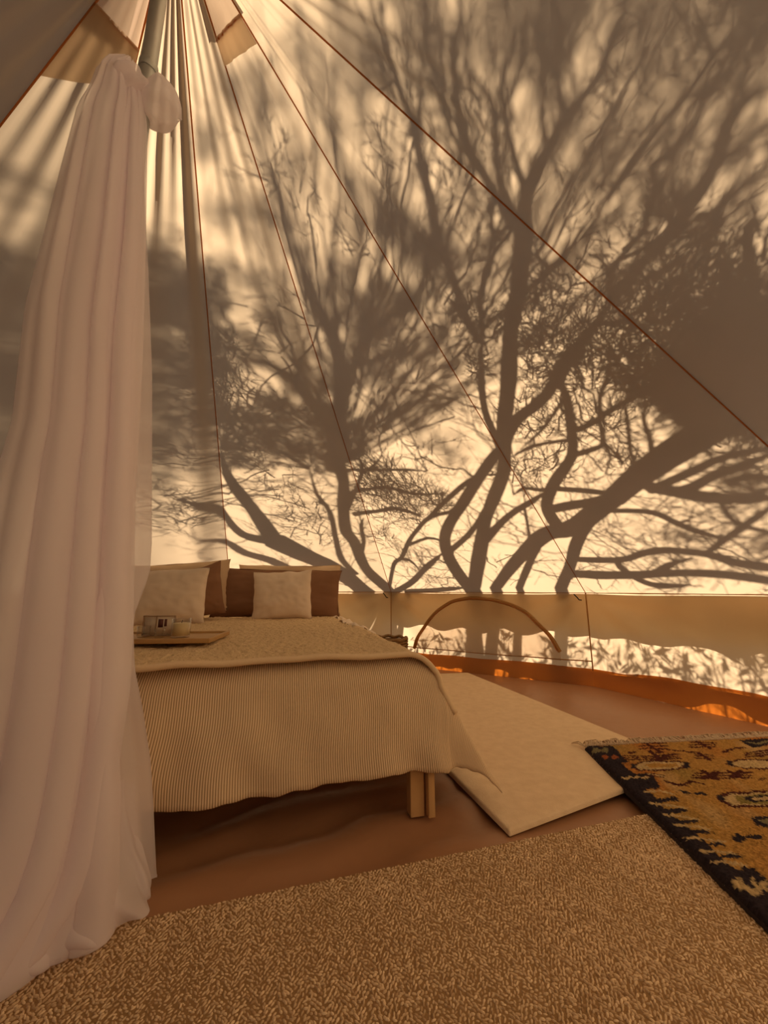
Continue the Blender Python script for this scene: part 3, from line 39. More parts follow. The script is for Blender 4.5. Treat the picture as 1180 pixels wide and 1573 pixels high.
RUGP = json.loads('[["p","k",0,[[-0.03,-0.02],[0.052,-0.02],[0.052,1.56],[-0.03,1.56]]],["p","k",0,[[-0.012,0.005],[0.119,0.02],[0.118,0.094],[0.101,0.177],[0.068,0.193],[0.072,0.228],[0.073,0.278],[0.145,0.277],[0.115,0.379],[0.046,0.383],[0.01,0.421],[0.008,0.488],[0.012,0.539],[0.013,0.59],[0.008,0.652],[0.006,0.705],[0.014,0.74],[-0.008,0.767],[0.097,0.763],[0.105,0.805],[0.101,0.863],[-0.025,0.981],[-0.009,0.918],[-0.007,0.829],[0.001,0.697],[0.006,0.528],[-0.015,0.394]]],["p","k",0,[[0.003,0.426],[0.033,0.447],[0.079,0.439],[0.126,0.433],[0.113,0.459],[0.063,0.462],[0.02,0.468]]],["p","k",0,[[0.02,0.473],[0.048,0.503],[0.099,0.504],[0.109,0.52],[0.07,0.526],[0.023,0.522]]],["p","k",0,[[0.02,0.535],[0.046,0.56],[0.1,0.561],[0.107,0.577],[0.059,0.575],[0.023,0.576]]],["p","k",0,[[0.021,0.586],[0.041,0.615],[0.096,0.611],[0.106,0.63],[0.053,0.63],[0.018,0.631]]],["p","k",0,[[0.013,0.649],[0.047,0.666],[0.097,0.663],[0.105,0.679],[0.06,0.677],[0.016,0.678]]],["p","k",0,[[0.016,0.702],[0.05,0.716],[0.099,0.714],[0.105,0.731],[0.062,0.727],[0.02,0.726]]],["p","k",0,[[-0.002,0.408],[0.027,0.387],[0.068,0.392],[0.105,0.378],[0.061,0.403]]],["l","c",0.0055,[[0.037,0.398],[0.094,0.395],[0.131,0.421]]],["l","c",0.0055,[[0.023,0.464],[0.071,0.479],[0.112,0.502]]],["l","c",0.0055,[[0.022,0.528],[0.071,0.542],[0.108,0.558]]],["l","c",0.0055,[[0.023,0.579],[0.067,0.595],[0.108,0.611]]],["l","c",0.0055,[[0.015,0.642],[0.065,0.651],[0.106,0.662]]],["l","c",0.0055,[[0.013,0.695],[0.051,0.701],[0.096,0.713]]],["l","c",0.0055,[[0.018,0.735],[0.052,0.738],[0.088,0.756]]],["p","n",0,[[0.019,0.03],[0.04,0.027],[0.048,0.052],[0.075,0.031],[0.09,0.039],[0.07,0.079],[0.051,0.079],[0.043,0.061],[0.016,0.078],[-0.0,0.073]]],["p","r",0,[[0.019,0.119],[0.046,0.1],[0.054,0.123],[0.023,0.151]]],["p","r",0,[[0.057,0.123],[0.085,0.105],[0.093,0.128],[0.06,0.155]]],["l","c",0.006,[[0.01,0.299],[0.025,0.311],[0.044,0.297],[0.052,0.314],[0.075,0.3],[0.086,0.318],[0.115,0.308]]],["p","c",0,[[0.009,0.799],[0.034,0.793],[0.028,0.813],[0.065,0.797],[0.061,0.817],[0.1,0.807],[0.072,0.838],[0.053,0.83],[0.047,0.846],[0.02,0.84],[0.014,0.826],[0.004,0.816]]],["p","k",0,[[0.038,0.806],[0.053,0.805],[0.045,0.824],[0.03,0.819]]],["l","m",0.006,[[0.256,0.012],[0.308,0.014],[0.378,0.018]]],["l","m",0.006,[[0.239,0.041],[0.29,0.043],[0.358,0.047]]],["l","m",0.006,[[0.222,0.068],[0.272,0.071],[0.339,0.075]]],["l","m",0.008,[[0.279,0.004],[0.288,0.099]]],["l","m",0.006,[[0.487,0.025],[0.597,0.042]]],["l","m",0.006,[[0.469,0.048],[0.578,0.065]]],["l","m",0.006,[[0.452,0.07],[0.559,0.087]]],["l","m",0.01,[[0.523,0.018],[0.525,0.097]]],["l","m",0.0055,[[0.119,0.118],[0.23,0.137],[0.353,0.135]]],["l","m",0.0055,[[0.11,0.135],[0.22,0.153],[0.341,0.152]]],["l","m",0.0055,[[0.101,0.151],[0.21,0.17],[0.329,0.168]]],["l","m",0.01,[[0.253,0.101],[0.243,0.18]]],["l","m",0.009,[[0.228,0.179],[0.293,0.143]]],["l","m",0.0055,[[0.422,0.14],[0.49,0.155]]],["l","m",0.0055,[[0.409,0.156],[0.477,0.172]]],["l","m",0.0055,[[0.395,0.174],[0.462,0.189]]],["l","m",0.009,[[0.45,0.125],[0.437,0.195]]],["l","m",0.0055,[[0.64,0.157],[0.768,0.138]]],["l","m",0.0055,[[0.622,0.176],[0.748,0.158]]],["l","m",0.0055,[[0.604,0.196],[0.728,0.178]]],["p","m",0,[[0.154,0.083],[0.189,0.08],[0.185,0.098],[0.152,0.108]]],["p","m",0,[[0.272,0.098],[0.309,0.094],[0.304,0.116],[0.272,0.124]]],["l","m",0.006,[[0.334,0.082],[0.407,0.125],[0.462,0.12]]],["l","m",0.007,[[0.556,0.143],[0.639,0.099],[0.683,0.1]]],["p","m",0,[[0.634,0.094],[0.678,0.095],[0.647,0.119]]],["p","k",0,[[0.727,0.025],[0.878,0.032],[0.808,0.103],[0.72,0.108],[0.718,0.071]]],["l","n",0.008,[[0.753,0.054],[0.776,0.078],[0.848,0.057]]],["p","c",0,[[0.098,0.209],[0.155,0.18],[0.308,0.192],[0.323,0.227],[0.261,0.257],[0.152,0.26],[0.106,0.248]]],["l","m",0.0055,[[0.098,0.209],[0.155,0.18],[0.308,0.192],[0.323,0.227],[0.264,0.254],[0.154,0.257],[0.106,0.248],[0.098,0.209]]],["p","k",0,[[0.103,0.184],[0.118,0.202],[0.111,0.227],[0.086,0.23]]],["p","k",0,[[0.32,0.203],[0.344,0.201],[0.32,0.247],[0.295,0.252]]],["p","g",0,[[0.156,0.203],[0.29,0.206],[0.278,0.234],[0.167,0.237]]],["p","c",0,[[0.483,0.243],[0.546,0.213],[0.69,0.22],[0.62,0.291],[0.524,0.282],[0.49,0.267]]],["l","m",0.0055,[[0.617,0.294],[0.524,0.282],[0.483,0.243],[0.546,0.213],[0.69,0.22]]],["p","k",0,[[0.507,0.209],[0.522,0.217],[0.502,0.253],[0.483,0.246]]],["l","m",0.0055,[[0.301,0.292],[0.4,0.307],[0.52,0.313]]],["l","m",0.0055,[[0.287,0.311],[0.385,0.326],[0.502,0.331]]],["l","m",0.0055,[[0.273,0.329],[0.369,0.344],[0.485,0.349]]],["l","m",0.011,[[0.345,0.286],[0.35,0.344]]],["l","m",0.011,[[0.392,0.294],[0.312,0.337]]],["l","m",0.011,[[0.444,0.297],[0.452,0.348]]],["l","m",0.01,[[0.489,0.303],[0.409,0.346]]],["l","m",0.007,[[0.156,0.344],[0.176,0.367],[0.203,0.37],[0.249,0.346],[0.276,0.368]]],["p","m",0,[[0.501,0.365],[0.537,0.358],[0.529,0.374],[0.495,0.378]]],["p","k",0,[[0.163,0.403],[0.18,0.415],[0.197,0.425],[0.231,0.416],[0.241,0.437],[0.207,0.442],[0.192,0.431],[0.167,0.433]]],["l","c",0.004,[[0.128,0.281],[0.168,0.304]]],["l","m",0.005,[[0.126,0.277],[0.175,0.295]]],["l","m",0.005,[[0.116,0.294],[0.164,0.311]]],["p","c",0,[[0.262,0.451],[0.307,0.442],[0.471,0.44],[0.384,0.527],[0.266,0.521],[0.257,0.485]]],["l","m",0.0065,[[0.383,0.528],[0.267,0.519],[0.262,0.451],[0.307,0.442],[0.469,0.442]]],["p","v",0,[[0.321,0.458],[0.455,0.457],[0.394,0.518],[0.298,0.506]]],["p","k",0,[[0.338,0.466],[0.372,0.462],[0.444,0.467],[0.41,0.501],[0.34,0.497]]],["p","c",0,[[0.371,0.471],[0.436,0.476],[0.418,0.493],[0.361,0.488]]],["p","k",0,[[0.269,0.438],[0.286,0.442],[0.278,0.476],[0.255,0.479]]],["p","k",0,[[0.279,0.573],[0.339,0.573],[0.283,0.628],[0.255,0.614]]],["p","n",0,[[0.288,0.586],[0.326,0.586],[0.301,0.611],[0.281,0.607]]],["p","k",0,[[0.139,0.653],[0.171,0.641],[0.181,0.658],[0.216,0.649],[0.233,0.665],[0.211,0.678],[0.185,0.664],[0.153,0.679],[0.137,0.666]]],["l","m",0.006,[[0.75,0.15],[1.2,0.12]]],["l","m",0.006,[[0.75,0.17],[1.2,0.14]]],["l","m",0.006,[[0.8,0.32],[1.15,0.3]]],["p","k",0,[[1.12,0],[1.25,0],[1.25,1.55],[1.12,1.55]]],["p","k",0,[[0.0,1.4],[1.25,1.4],[1.25,1.55],[0,1.55]]],["p","c",0,[[0.72,0.45],[0.8,0.4],[1.0,0.4],[1.08,0.45],[1.0,0.5],[0.8,0.5]]],["p","k",0,[[0.82,0.45],[0.86,0.43],[0.95,0.43],[0.98,0.45],[0.95,0.47000000000000003],[0.86,0.47000000000000003]]],["p","c",0,[[0.72,0.75],[0.8,0.7],[1.0,0.7],[1.08,0.75],[1.0,0.8],[0.8,0.8]]],["p","k",0,[[0.82,0.75],[0.86,0.73],[0.95,0.73],[0.98,0.75],[0.95,0.77],[0.86,0.77]]],["p","c",0,[[0.72,1.05],[0.8,1.0],[1.0,1.0],[1.08,1.05],[1.0,1.1],[0.8,1.1]]],["p","k",0,[[0.82,1.05],[0.86,1.03],[0.95,1.03],[0.98,1.05],[0.95,1.07],[0.86,1.07]]],["p","c",0,[[0.72,1.25],[0.8,1.2],[1.0,1.2],[1.08,1.25],[1.0,1.3],[0.8,1.3]]],["p","k",0,[[0.82,1.25],[0.86,1.23],[0.95,1.23],[0.98,1.25],[0.95,1.27],[0.86,1.27]]]]')

# ------------------------------------------------------------------ helpers
def link(o, parent=None):
    COL.objects.link(o)
    if parent is not None: o.parent = parent
    return o
def tag(o, label=None, cat=None, group=None, kind=None):
    if label: o['label'] = label
    if cat: o['category'] = cat
    if group: o['group'] = group
    if kind: o['kind'] = kind
    return o
def empty(name, loc=(0, 0, 0)):
    o = bpy.data.objects.new(name, None); o.empty_display_size = .1; o.location = loc
    return link(o)
def mesh(name, V, F, mat, parent=None, smooth=True, uv=None, col=None):
    me = bpy.data.meshes.new(name)
    V = np.asarray(V, dtype=np.float32).reshape(-1, 3)
    if isinstance(F, np.ndarray):
        n, k = F.shape
        me.vertices.add(len(V)); me.vertices.foreach_set('co', V.ravel())
        me.loops.add(n*k); me.loops.foreach_set('vertex_index', F.astype(np.int32).ravel())
        me.polygons.add(n); me.polygons.foreach_set('loop_start', np.arange(0, n*k, k, dtype=np.int32))
        me.polygons.foreach_set('loop_total', np.full(n, k, dtype=np.int32))
        me.update(calc_edges=True)
    else:
        me.from_pydata([tuple(map(float, v)) for v in V], [], F)
    if smooth and len(me.polygons): me.polygons.foreach_set('use_smooth', np.ones(len(me.polygons), dtype=bool))
    if uv is not None:
        ul = me.uv_layers.new(name='UVMap'); li = np.zeros(len(me.loops), dtype=np.int32)
        me.loops.foreach_get('vertex_index', li); ul.data.foreach_set('uv', np.asarray(uv, dtype=np.float32)[li].ravel())
    if col is not None:
        ca = me.color_attributes.new('Col', 'FLOAT_COLOR', 'POINT')
        c4 = np.ones((len(V), 4), dtype=np.float32); c4[:, :3] = col; ca.data.foreach_set('color', c4.ravel())
    me.validate(); me.update()
    me.materials.append(mat)
    o = bpy.data.objects.new(name, me); link(o)
    if parent is not None:
        o.parent = parent
        if parent.location.length > 0 or parent.parent is not None:
            base = Vector(parent.location); p = parent.parent
            while p is not None: base += Vector(p.location); p = p.parent
            co = np.zeros(len(me.vertices)*3, dtype=np.float32); me.vertices.foreach_get('co', co)
            me.vertices.foreach_set('co', (co.reshape(-1, 3)-np.array(base, dtype=np.float32)).ravel()); me.update()
    return o
def gridF(nu, nv, wrap=False):                       # verts indexed [v][u]
    u = np.arange(nu if wrap else nu-1); v = np.arange(nv-1); U, Vv = np.meshgrid(u, v); U = U.ravel(); Vv = Vv.ravel(); U2 = (U+1) % nu
    return np.stack([Vv*nu+U, Vv*nu+U2, (Vv+1)*nu+U2, (Vv+1)*nu+U], 1)
def tubes(paths, k=6, caps=True):
    """list of (pts[n,3], r[n]) -> one vert / face set"""
    VV, FF = [], []; base = 0
    for P, r in paths:
        P = np.asarray(P, float); n = len(P); r = np.broadcast_to(np.asarray(r, float), (n,))
        T = np.gradient(P, axis=0); T /= np.linalg.norm(T, axis=1)[:, None]+1e-12
        ref = np.array((0, 0, 1.)) if abs(T[0][2]) < .9 else np.array((1., 0, 0))
        N = np.cross(T[0], ref); N /= np.linalg.norm(N)
        ring = []
        for i in range(n):
            N = N - T[i]*(N@T[i]); N /= np.linalg.norm(N)+1e-12; B = np.cross(T[i], N)
            a = np.arange(k)*2*PI/k
            ring.append(P[i]+r[i]*(np.cos(a)[:, None]*N+np.sin(a)[:, None]*B))
        VV.append(np.concatenate(ring)); F = gridF(k, n, True)+base; FF += F.tolist()
        if caps: FF.append([base+j for j in range(k)][::-1]); FF.append([base+(n-1)*k+j for j in range(k)])
        base += n*k
    return np.concatenate(VV), FF
def box(cx, cy, cz, sx, sy, sz, yaw=0, bev=.004, seg=2):
    bm = bmesh.new(); bmesh.ops.create_cube(bm, size=1)
    for v in bm.verts: v.co = Vector((v.co.x*sx, v.co.y*sy, v.co.z*sz))
    if bev: bmesh.ops.bevel(bm, geom=bm.edges[:], offset=bev, segments=seg, affect='EDGES', profile=.6)
    c, s = math.cos(yaw), math.sin(yaw)
    V = [(cx+c*v.co.x-s*v.co.y, cy+s*v.co.x+c*v.co.y, cz+v.co.z) for v in bm.verts]
    bm.verts.index_update(); F = [[v.index for v in f.verts] for f in bm.faces]; bm.free()
    return V, F
def join(*parts):
    V, F = [], []
    for v, f in parts:
        b = len(V); V += [tuple(q) for q in v]; F += [[i+b for i in q] for q in (f.tolist() if isinstance(f, np.ndarray) else f)]
    return V, F
def lathe(profile, cx, cy, cz, k=32):
    a = np.arange(k)*2*PI/k; V = [(cx+r*math.cos(t), cy+r*math.sin(t), cz+z) for r, z in profile for t in a]
    return V, gridF(k, len(profile), True).tolist()
def nz(x, y, z=0.): return noise.noise(Vector((x, y, z)))
def vnoise(P, scale, seed=0.):                       # smooth vector noise over an array of points
    return np.array([noise.noise(Vector((p[0]*scale+seed, p[1]*scale-seed, p[2]*scale+2*seed))) for p in P])
def interp(tab, z): t = np.array(tab)[::-1]; return np.interp(z, t[:, 1], t[:, 0])
# ------------------------------------------------------------------ materials
def mat(name, col=(.8, .8, .8), rough=.9, bump=None, var=None, metal=0., spec=.3, coords='Object'):
    m = bpy.data.materials.new(name); m.use_nodes = True; n = m.node_tree.nodes; l = m.node_tree.links
    b = n['Principled BSDF']; b.inputs['Base Color'].default_value = (*col, 1); b.inputs['Roughness'].default_value = rough
    b.inputs['Metallic'].default_value = metal; b.inputs['Specular IOR Level'].default_value = spec
    tc = n.new('ShaderNodeTexCoord')
    if var:                                          # (scale, amount, second colour)
        no = n.new('ShaderNodeTexNoise'); no.inputs['Scale'].default_value = var[0]; no.inputs['Detail'].default_value = 5
        l.new(tc.outputs[coords], no.inputs['Vector'])
        mx = n.new('ShaderNodeMix'); mx.data_type = 'RGBA'; mx.inputs[6].default_value = (*col, 1); mx.inputs[7].default_value = (*var[2], 1)
        mr = n.new('ShaderNodeMapRange'); mr.inputs[1].default_value = .35; mr.inputs[2].default_value = .7; mr.inputs[4].default_value = var[1]
        l.new(no.outputs[0], mr.inputs[0]); l.new(mr.outputs[0], mx.inputs[0]); l.new(mx.outputs[2], b.inputs['Base Color'])
    if bump:                                         # (scale, strength, distance)
        no = n.new('ShaderNodeTexNoise'); no.inputs['Scale'].default_value = bump[0]; no.inputs['Detail'].default_value = 4
        l.new(tc.outputs[coords], no.inputs['Vector'])
        bp = n.new('ShaderNodeBump'); bp.inputs['Strength'].default_value = bump[1]; bp.inputs['Distance'].default_value = bump[2]
        l.new(no.outputs[0], bp.inputs['Height']); l.new(bp.outputs[0], b.inputs['Normal'])
    return m
def cloth_mat(name, dcol, tcol, tfac=.5, clear=0., var=.06, wscale=260, wbump=.15):
    """thin woven sheet: reflects and lets light through; clear = share of open weave"""
    m = bpy.data.materials.new(name); m.use_nodes = True; n = m.node_tree.nodes; l = m.node_tree.links
    n.remove(n['Principled BSDF']); out = n['Material Output']; tc = n.new('ShaderNodeTexCoord')
    d = n.new('ShaderNodeBsdfDiffuse'); t = n.new('ShaderNodeBsdfTranslucent'); mx = n.new('ShaderNodeMixShader'); mx.inputs[0].default_value = tfac
    no = n.new('ShaderNodeTexNoise'); no.inputs['Scale'].default_value = 2.2; no.inputs['Detail'].default_value = 6; l.new(tc.outputs['Object'], no.inputs['Vector'])
    for s, c in ((d, dcol), (t, tcol)):
        cm = n.new('ShaderNodeMix'); cm.data_type = 'RGBA'; cm.blend_type = 'MULTIPLY'; cm.inputs[0].default_value = 1; cm.inputs[6].default_value = (*c, 1)
        mr = n.new('ShaderNodeMapRange'); mr.inputs[1].default_value = .3; mr.inputs[2].default_value = .7; mr.inputs[3].default_value = 1-var; mr.inputs[4].default_value = 1+var
        l.new(no.outputs[0], mr.inputs[0]); l.new(mr.outputs[0], cm.inputs[7]); l.new(cm.outputs[2], s.inputs['Color'])
    if wbump:
        wn = n.new('ShaderNodeTexNoise'); wn.inputs['Scale'].default_value = wscale; l.new(tc.outputs['Object'], wn.inputs['Vector'])
        bp = n.new('ShaderNodeBump'); bp.inputs['Strength'].default_value = wbump; bp.inputs['Distance'].default_value = .002; l.new(wn.outputs[0], bp.inputs['Height'])
        l.new(bp.outputs[0], d.inputs['Normal'])
    l.new(d.outputs[0], mx.inputs[1]); l.new(t.outputs[0], mx.inputs[2]); last = mx
    if clear:
        tr = n.new('ShaderNodeBsdfTransparent'); m2 = n.new('ShaderNodeMixShader'); m2.inputs[0].default_value = clear
        l.new(mx.outputs[0], m2.inputs[1]); l.new(tr.outputs[0], m2.inputs[2]); last = m2
    l.new(last.outputs[0], out.inputs['Surface']); return m
def vcol_mat(name, rough=.95, bump=None):
    m = mat(name, (.5, .5, .5), rough, bump, spec=.1); n = m.node_tree.nodes; a = n.new('ShaderNodeVertexColor'); a.layer_name = 'Col'
    m.node_tree.links.new(a.outputs[0], n['Principled BSDF'].inputs['Base Color']); return m
M_CANVAS = cloth_mat('cotton_canvas', (.42, .31, .20), (.84, .68, .50), .5)
M_VAL = cloth_mat('double_canvas', (.38, .26, .15), (.40, .26, .13), .5)
M_SHEER = cloth_mat('sheer_voile', (.98, .93, .97), (.98, .93, .97), .40, .22, .02, 900, .0)
M_MESH = cloth_mat('insect_mesh', (.55, .40, .26), (.6, .42, .27), .4, .55, .02, 900, .0)
M_VENTMESH = cloth_mat('vent_mesh', (.80, .60, .50), (.8, .6, .5), .5, .45, .02, 900, .0)
M_TAPE = cloth_mat('seam_webbing', (.46, .23, .09), (.80, .40, .16), .5, 0, .05, 900, .1)
M_TRIMTAPE = cloth_mat('window_tape', (.50, .28, .11), (.5, .26, .1), .35, 0, .05, 900, .1)
M_PVC = cloth_mat('brown_groundsheet_edge', (.32, .15, .065), (.85, .25, .03), .32, 0, .08, 60, .1)
M_FLAP = cloth_mat('shade_skirt_cloth', (.20, .10, .05), (.16, .05, .012), .3)
M_FLOOR = mat('brown_groundsheet', (.40, .205, .105), .42, (3.2, .35, .04), (1.6, .55, (.31, .15, .075)), spec=.4)
M_STEEL = mat('galvanised_steel', (.52, .54, .52), .42, (40, .08, .002), (9, .5, (.38, .40, .39)), metal=.6)
M_PINE = mat('pine', (.66, .42, .19), .5, (30, .1, .002), (14, .5, (.52, .30, .12)))
M_TRAY = mat('oiled_wood', (.50, .30, .12), .45, (30, .1, .002), (20, .5, (.38, .21, .08)))
M_BROWN = mat('brown_linen', (.27, .145, .085), .95, (420, .25, .002), (9, .35, (.21, .11, .065)), spec=.1)
M_WHITEC = mat('white_cotton', (.80, .67, .54), .95, (420, .2, .002), (9, .25, (.72, .60, .48)), spec=.1)
M_CREAMC = mat('cream_cotton', (.64, .47, .31), .95, (420, .2, .002), (9, .25, (.56, .41, .27)), spec=.1)
M_FLEECE = mat('cream_fleece', (.78, .59, .36), 1, (95, .9, .012), (60, .5, (.64, .46, .26)), spec=.05)
M_HEM = mat('fleece_hem', (.78, .60, .39), 1, (300, .3, .003), (60, .3, (.70, .53, .33)), spec=.05)
M_WOOL = mat('white_wool_rug', (.80, .62, .42), 1, (230, .5, .004), (26, .5, (.66, .48, .30)), spec=.05)
M_JUTEB = mat('jute_base', (.36, .22, .105), 1, (300, .6, .004), (60, .5, (.27, .16, .07)), spec=.05)
M_JUTE = vcol_mat('jute_knots', 1, (900, .3, .001))
M_PILE = vcol_mat('tufted_pile', 1, (350, .6, .004))
M_FRINGE = mat('wool_fringe', (.66, .52, .37), 1, None, (60, .5, (.38, .26, .15)))
M_BARK = mat('grey_bark', (.16, .12, .085), .95, (18, .6, .01), (8, .5, (.10, .075, .05)))
M_LEAF = mat('olive_leaf', (.10, .12, .05), .8)
M_GROUND = mat('dry_grass', (.50, .41, .26), 1, (8, .5, .03), (1.3, .7, (.38, .33, .18)))
M_WICKER = mat('dark_wicker', (.26, .15, .06), .7, (200, .4, .003), (60, .5, (.15, .08, .03)))
M_CORD = mat('black_cord', (.02, .018, .016), .8)
M_WAX = mat('cream_wax', (.90, .78, .50), .5); M_WICK = mat('charred_wick', (.03, .02, .02), 1)
M_CARD = mat('cream_card', (.82, .70, .56), .8); M_PRINT = mat('dark_red_print', (.16, .06, .05), .6); M_FRAME = mat('bronze_wire', (.36, .24, .15), .5)
gm = bpy.data.materials.new('clear_glass'); gm.use_nodes = True; _n = gm.node_tree.nodes; _l = gm.node_tree.links; _n.remove(_n['Principled BSDF'])
_t = _n.new('ShaderNodeBsdfTransparent'); _t.inputs[0].default_value = (.97, .96, .93, 1); _g = _n.new('ShaderNodeBsdfGlossy'); _g.inputs['Roughness'].default_value = .05; _f = _n.new('ShaderNodeLayerWeight'); _f.inputs[0].default_value = .14; _m = _n.new('ShaderNodeMixShader')
_l.new(_f.outputs['Facing'], _m.inputs[0]); _l.new(_t.outputs[0], _m.inputs[1]); _l.new(_g.outputs[0], _m.inputs[2]); _l.new(_m.outputs[0], _n['Material Output'].inputs['Surface']); M_GLASS = gm

# ------------------------------------------------------------------ ground outside, groundsheet
a = np.arange(48)*2*PI/48
gv = [(CEN[0]+r*math.cos(t), CEN[1]+r*math.sin(t), -.03 + (.05*nz(3*math.cos(t)*r/9, 3*math.sin(t)*r/9) if r > 5 else 0)) for r in (.01, 3, 6, 10, 16, 26) for t in a]
tag(mesh('ground', gv, gridF(48, 6, True), M_GROUND), 'dry grassy ground outside around the tent', 'ground', kind='structure')
def zbot(i, u): return .095+.014*nz(u*5, (i % 12)*2.3)+(.03*math.sin(PI*u) if i % 12 == 0 else 0)
def ring_pt(th, r):                                  # polygon following the tent corners
    return CEN + r*np.array((math.cos(th), math.sin(th)))
CA = np.unwrap(np.arctan2(COR[:, 1]-CEN[1], COR[:, 0]-CEN[0]))
def facet_pt(i, u, sc=1.0):                          # point on facet i's base line, scaled about the centre
    q = COR[i % 12][:2]*(1-u)+COR[(i+1) % 12][:2]*u
    return CEN+(q-CEN)*sc
nu, nv = 12*14, 46; V = []
for j in range(nv):
    sc = .992*(j/(nv-1)) + 1e-4
    for i in range(nu):
        q = facet_pt(i//14, (i % 14)/14, sc)
        e = min(1., (1-j/(nv-1))*8)
        hgt = .016*nz(q[0]*2.2, q[1]*2.2, 4)+.006*nz(q[0]*6+q[1]*5, q[1]*3, 9)
        w = math.exp(-((q[0]+.1)**2+(q[1]-1.35)**2)/.5)
        hgt += w*.012*math.sin(9*(q[0]*.5-q[1])*3+2*nz(q[0]*4, q[1]*4))
        V.append((q[0], q[1], -.012+e*max(min(hgt, .010), -.012)))
tag(mesh('floor', V, gridF(nu, nv, True), M_FLOOR), 'brown plastic groundsheet floor with soft wrinkles', 'floor', kind='structure')
# upstanding edge of the groundsheet, all round but the doorway
up = empty('trim_1', (CEN[0], CEN[1], 0)); tag(up, 'brown upstanding edge of the groundsheet below the canvas wall', 'trim', kind='structure')
for i in range(12):
    if i == 8: continue
    n = 57; V = []
    for j, (sc, z) in enumerate(((.991, -.012), (.992, .015), (.994, .05), (.9965, .085), (.9985, .115))):
        for k in range(n):
            u = k/(n-1); q = facet_pt(i, u, sc); d = .012*nz(q[0]*5, q[1]*5, i)*math.sin(PI*u)*(j < 4)
            o = (CEN-q)/np.linalg.norm(CEN-q); V.append((q[0]+o[0]*d, q[1]+o[1]*d, z+(.010*nz(u*6, i, 3) if j in (2, 3) else 0)+(zbot(i, u)+.014-.115)*(j == 4)))
    mesh('groundsheet_edge', V, gridF(n, 5), M_PVC, up)

# ------------------------------------------------------------------ canvas roof: one panel per gore
roof = empty('ceiling', (CEN[0], CEN[1], WALL_H)); tag(roof, 'cream canvas cone roof of the bell tent glowing with tree shadows', 'tent roof', kind='structure')
def panel_pt(i, u, t, off=0.):
    a, b = COR[i % 12], COR[(i+1) % 12]
    q = APEX+(a*(1-u)+b*u-APEX)*t
    n = np.cross(b-a, APEX-a); n /= np.linalg.norm(n)
    if n[2] < 0: n = -n
    s4 = 4*u*(1-u); edge = min(1, s4*2.5)
    d = -.028*s4*math.sin(PI*min(t, 1.)*.96)
    d += .0055*edge*math.sin(2*PI*(4*u+.6*nz(u*3, t*2, i*7.)))*(1-t)**1.2*min(1, t*12)
    d += .010*edge*nz(u*7*max(t, .25)+i*11, t*3.0, .5)*t
    d += .004*edge*nz((u*5+t*2)*2.3+i*5, (u*2-t*3)*2.3, 2.5)
    if i % 12 == 4: d *= .25
    if i % 12 == 3:                                  # slack canvas: a gully beside the seam
        d += -.034*math.exp(-((u-.17)/.085)**2)*min(1, t*2)*min(1, (1.02-t)*6)
        d += .018*math.exp(-((u-.34)/.06)**2)*min(1, t*3)*(1-t) + .012*math.sin(2*PI*(5*u+.3*t))*(1-t)*min(1, t*6)*edge
    if i % 12 == 4: d += .003*edge*math.sin(2*PI*(4.3*u-.8*t))*(1-t)*min(1, t*5)
    return q+n*(d+off)
HEM = {1: (.0815, .1056, .1009), 4: (.108, .135, .19), 7: (.09, .13, .13), 10: (.09, .13, .13)}
for i in range(12):
    nu_, nv_ = 33, 61; V = []; ts = np.concatenate([[.012], np.linspace(.03, 1, nv_-1)])
    if i in HEM:
        th = HEM[i][0]; ts = np.concatenate([np.linspace(.012, th, 8), np.linspace(th, 1, nv_-7)[1:]])
    for t in ts:
        for k in range(nu_): V.append(panel_pt(i, k/(nu_-1), t))
    F = gridF(nu_, len(ts)); tq = ts[(F[:, 0]//nu_)]; uq = ((F[:, 0] % nu_)+.5)/(nu_-1)
    keep = np.ones(len(F), bool)
    if i in HEM: keep &= tq >= HEM[i][0]-1e-4
    if i == 8: keep &= ~((tq > .30) & (abs(uq-.5) < .47*(tq-.30)/.70))
    mesh('roof_panel', V, F[keep], M_CANVAS, roof)
    if i in HEM:                                     # vent: mesh up in the peak, hem tape, double cloth below, hood outside
        th, t2a, t2b = HEM[i]
        V = [panel_pt(i, k/12, .012+(th-.012)*j/6, .002) for j in range(7) for k in range(13)]
        vm = mesh('vent_mesh', V, gridF(13, 7), M_VENTMESH, roof)
        P = [panel_pt(i, k/16, th, -.006) for k in range(17)]
        v_, f_ = tubes([(P, .0055)], 6); mesh('vent_hem', v_, f_, M_TAPE, vm)
        V = [panel_pt(i, .01+.98*k/12, th-.002+((t2a*(1-k/12)+t2b*k/12)-th)*j/5, -.012-.004*math.sin(k*1.1)*j/5) for j in range(6) for k in range(13)]
        mesh('vent_flap', V, gridF(13, 6), M_CANVAS, vm)
        V = [panel_pt(i, -.12+1.24*k/12, .01+(th*1.04-.01)*j/8, .015+.035*(j/8)*math.sin(PI*k/12)**.5) for j in range(9) for k in range(13)]
        mesh('vent_hood', V, gridF(13, 9), M_CANVAS, vm)
for i in range(12):                                  # sewn seams between the gores
    P = [APEX+(COR[i]-APEX)*t+np.array((0, 0, -.006)) for t in np.linspace(.012, 1.0, 24)]
    v_, f_ = tubes([(P, .0032)], 6); mesh('seam_webbing', v_, f_, M_TAPE, roof)
v_, f_ = lathe([(.02, -.03), (.075, -.045), (.085, -.02), (.05, .03), (.0, .05)], APEX[0], APEX[1], APEX[2], 24)
mesh('peak_cap', v_, f_, M_CANVAS, roof)
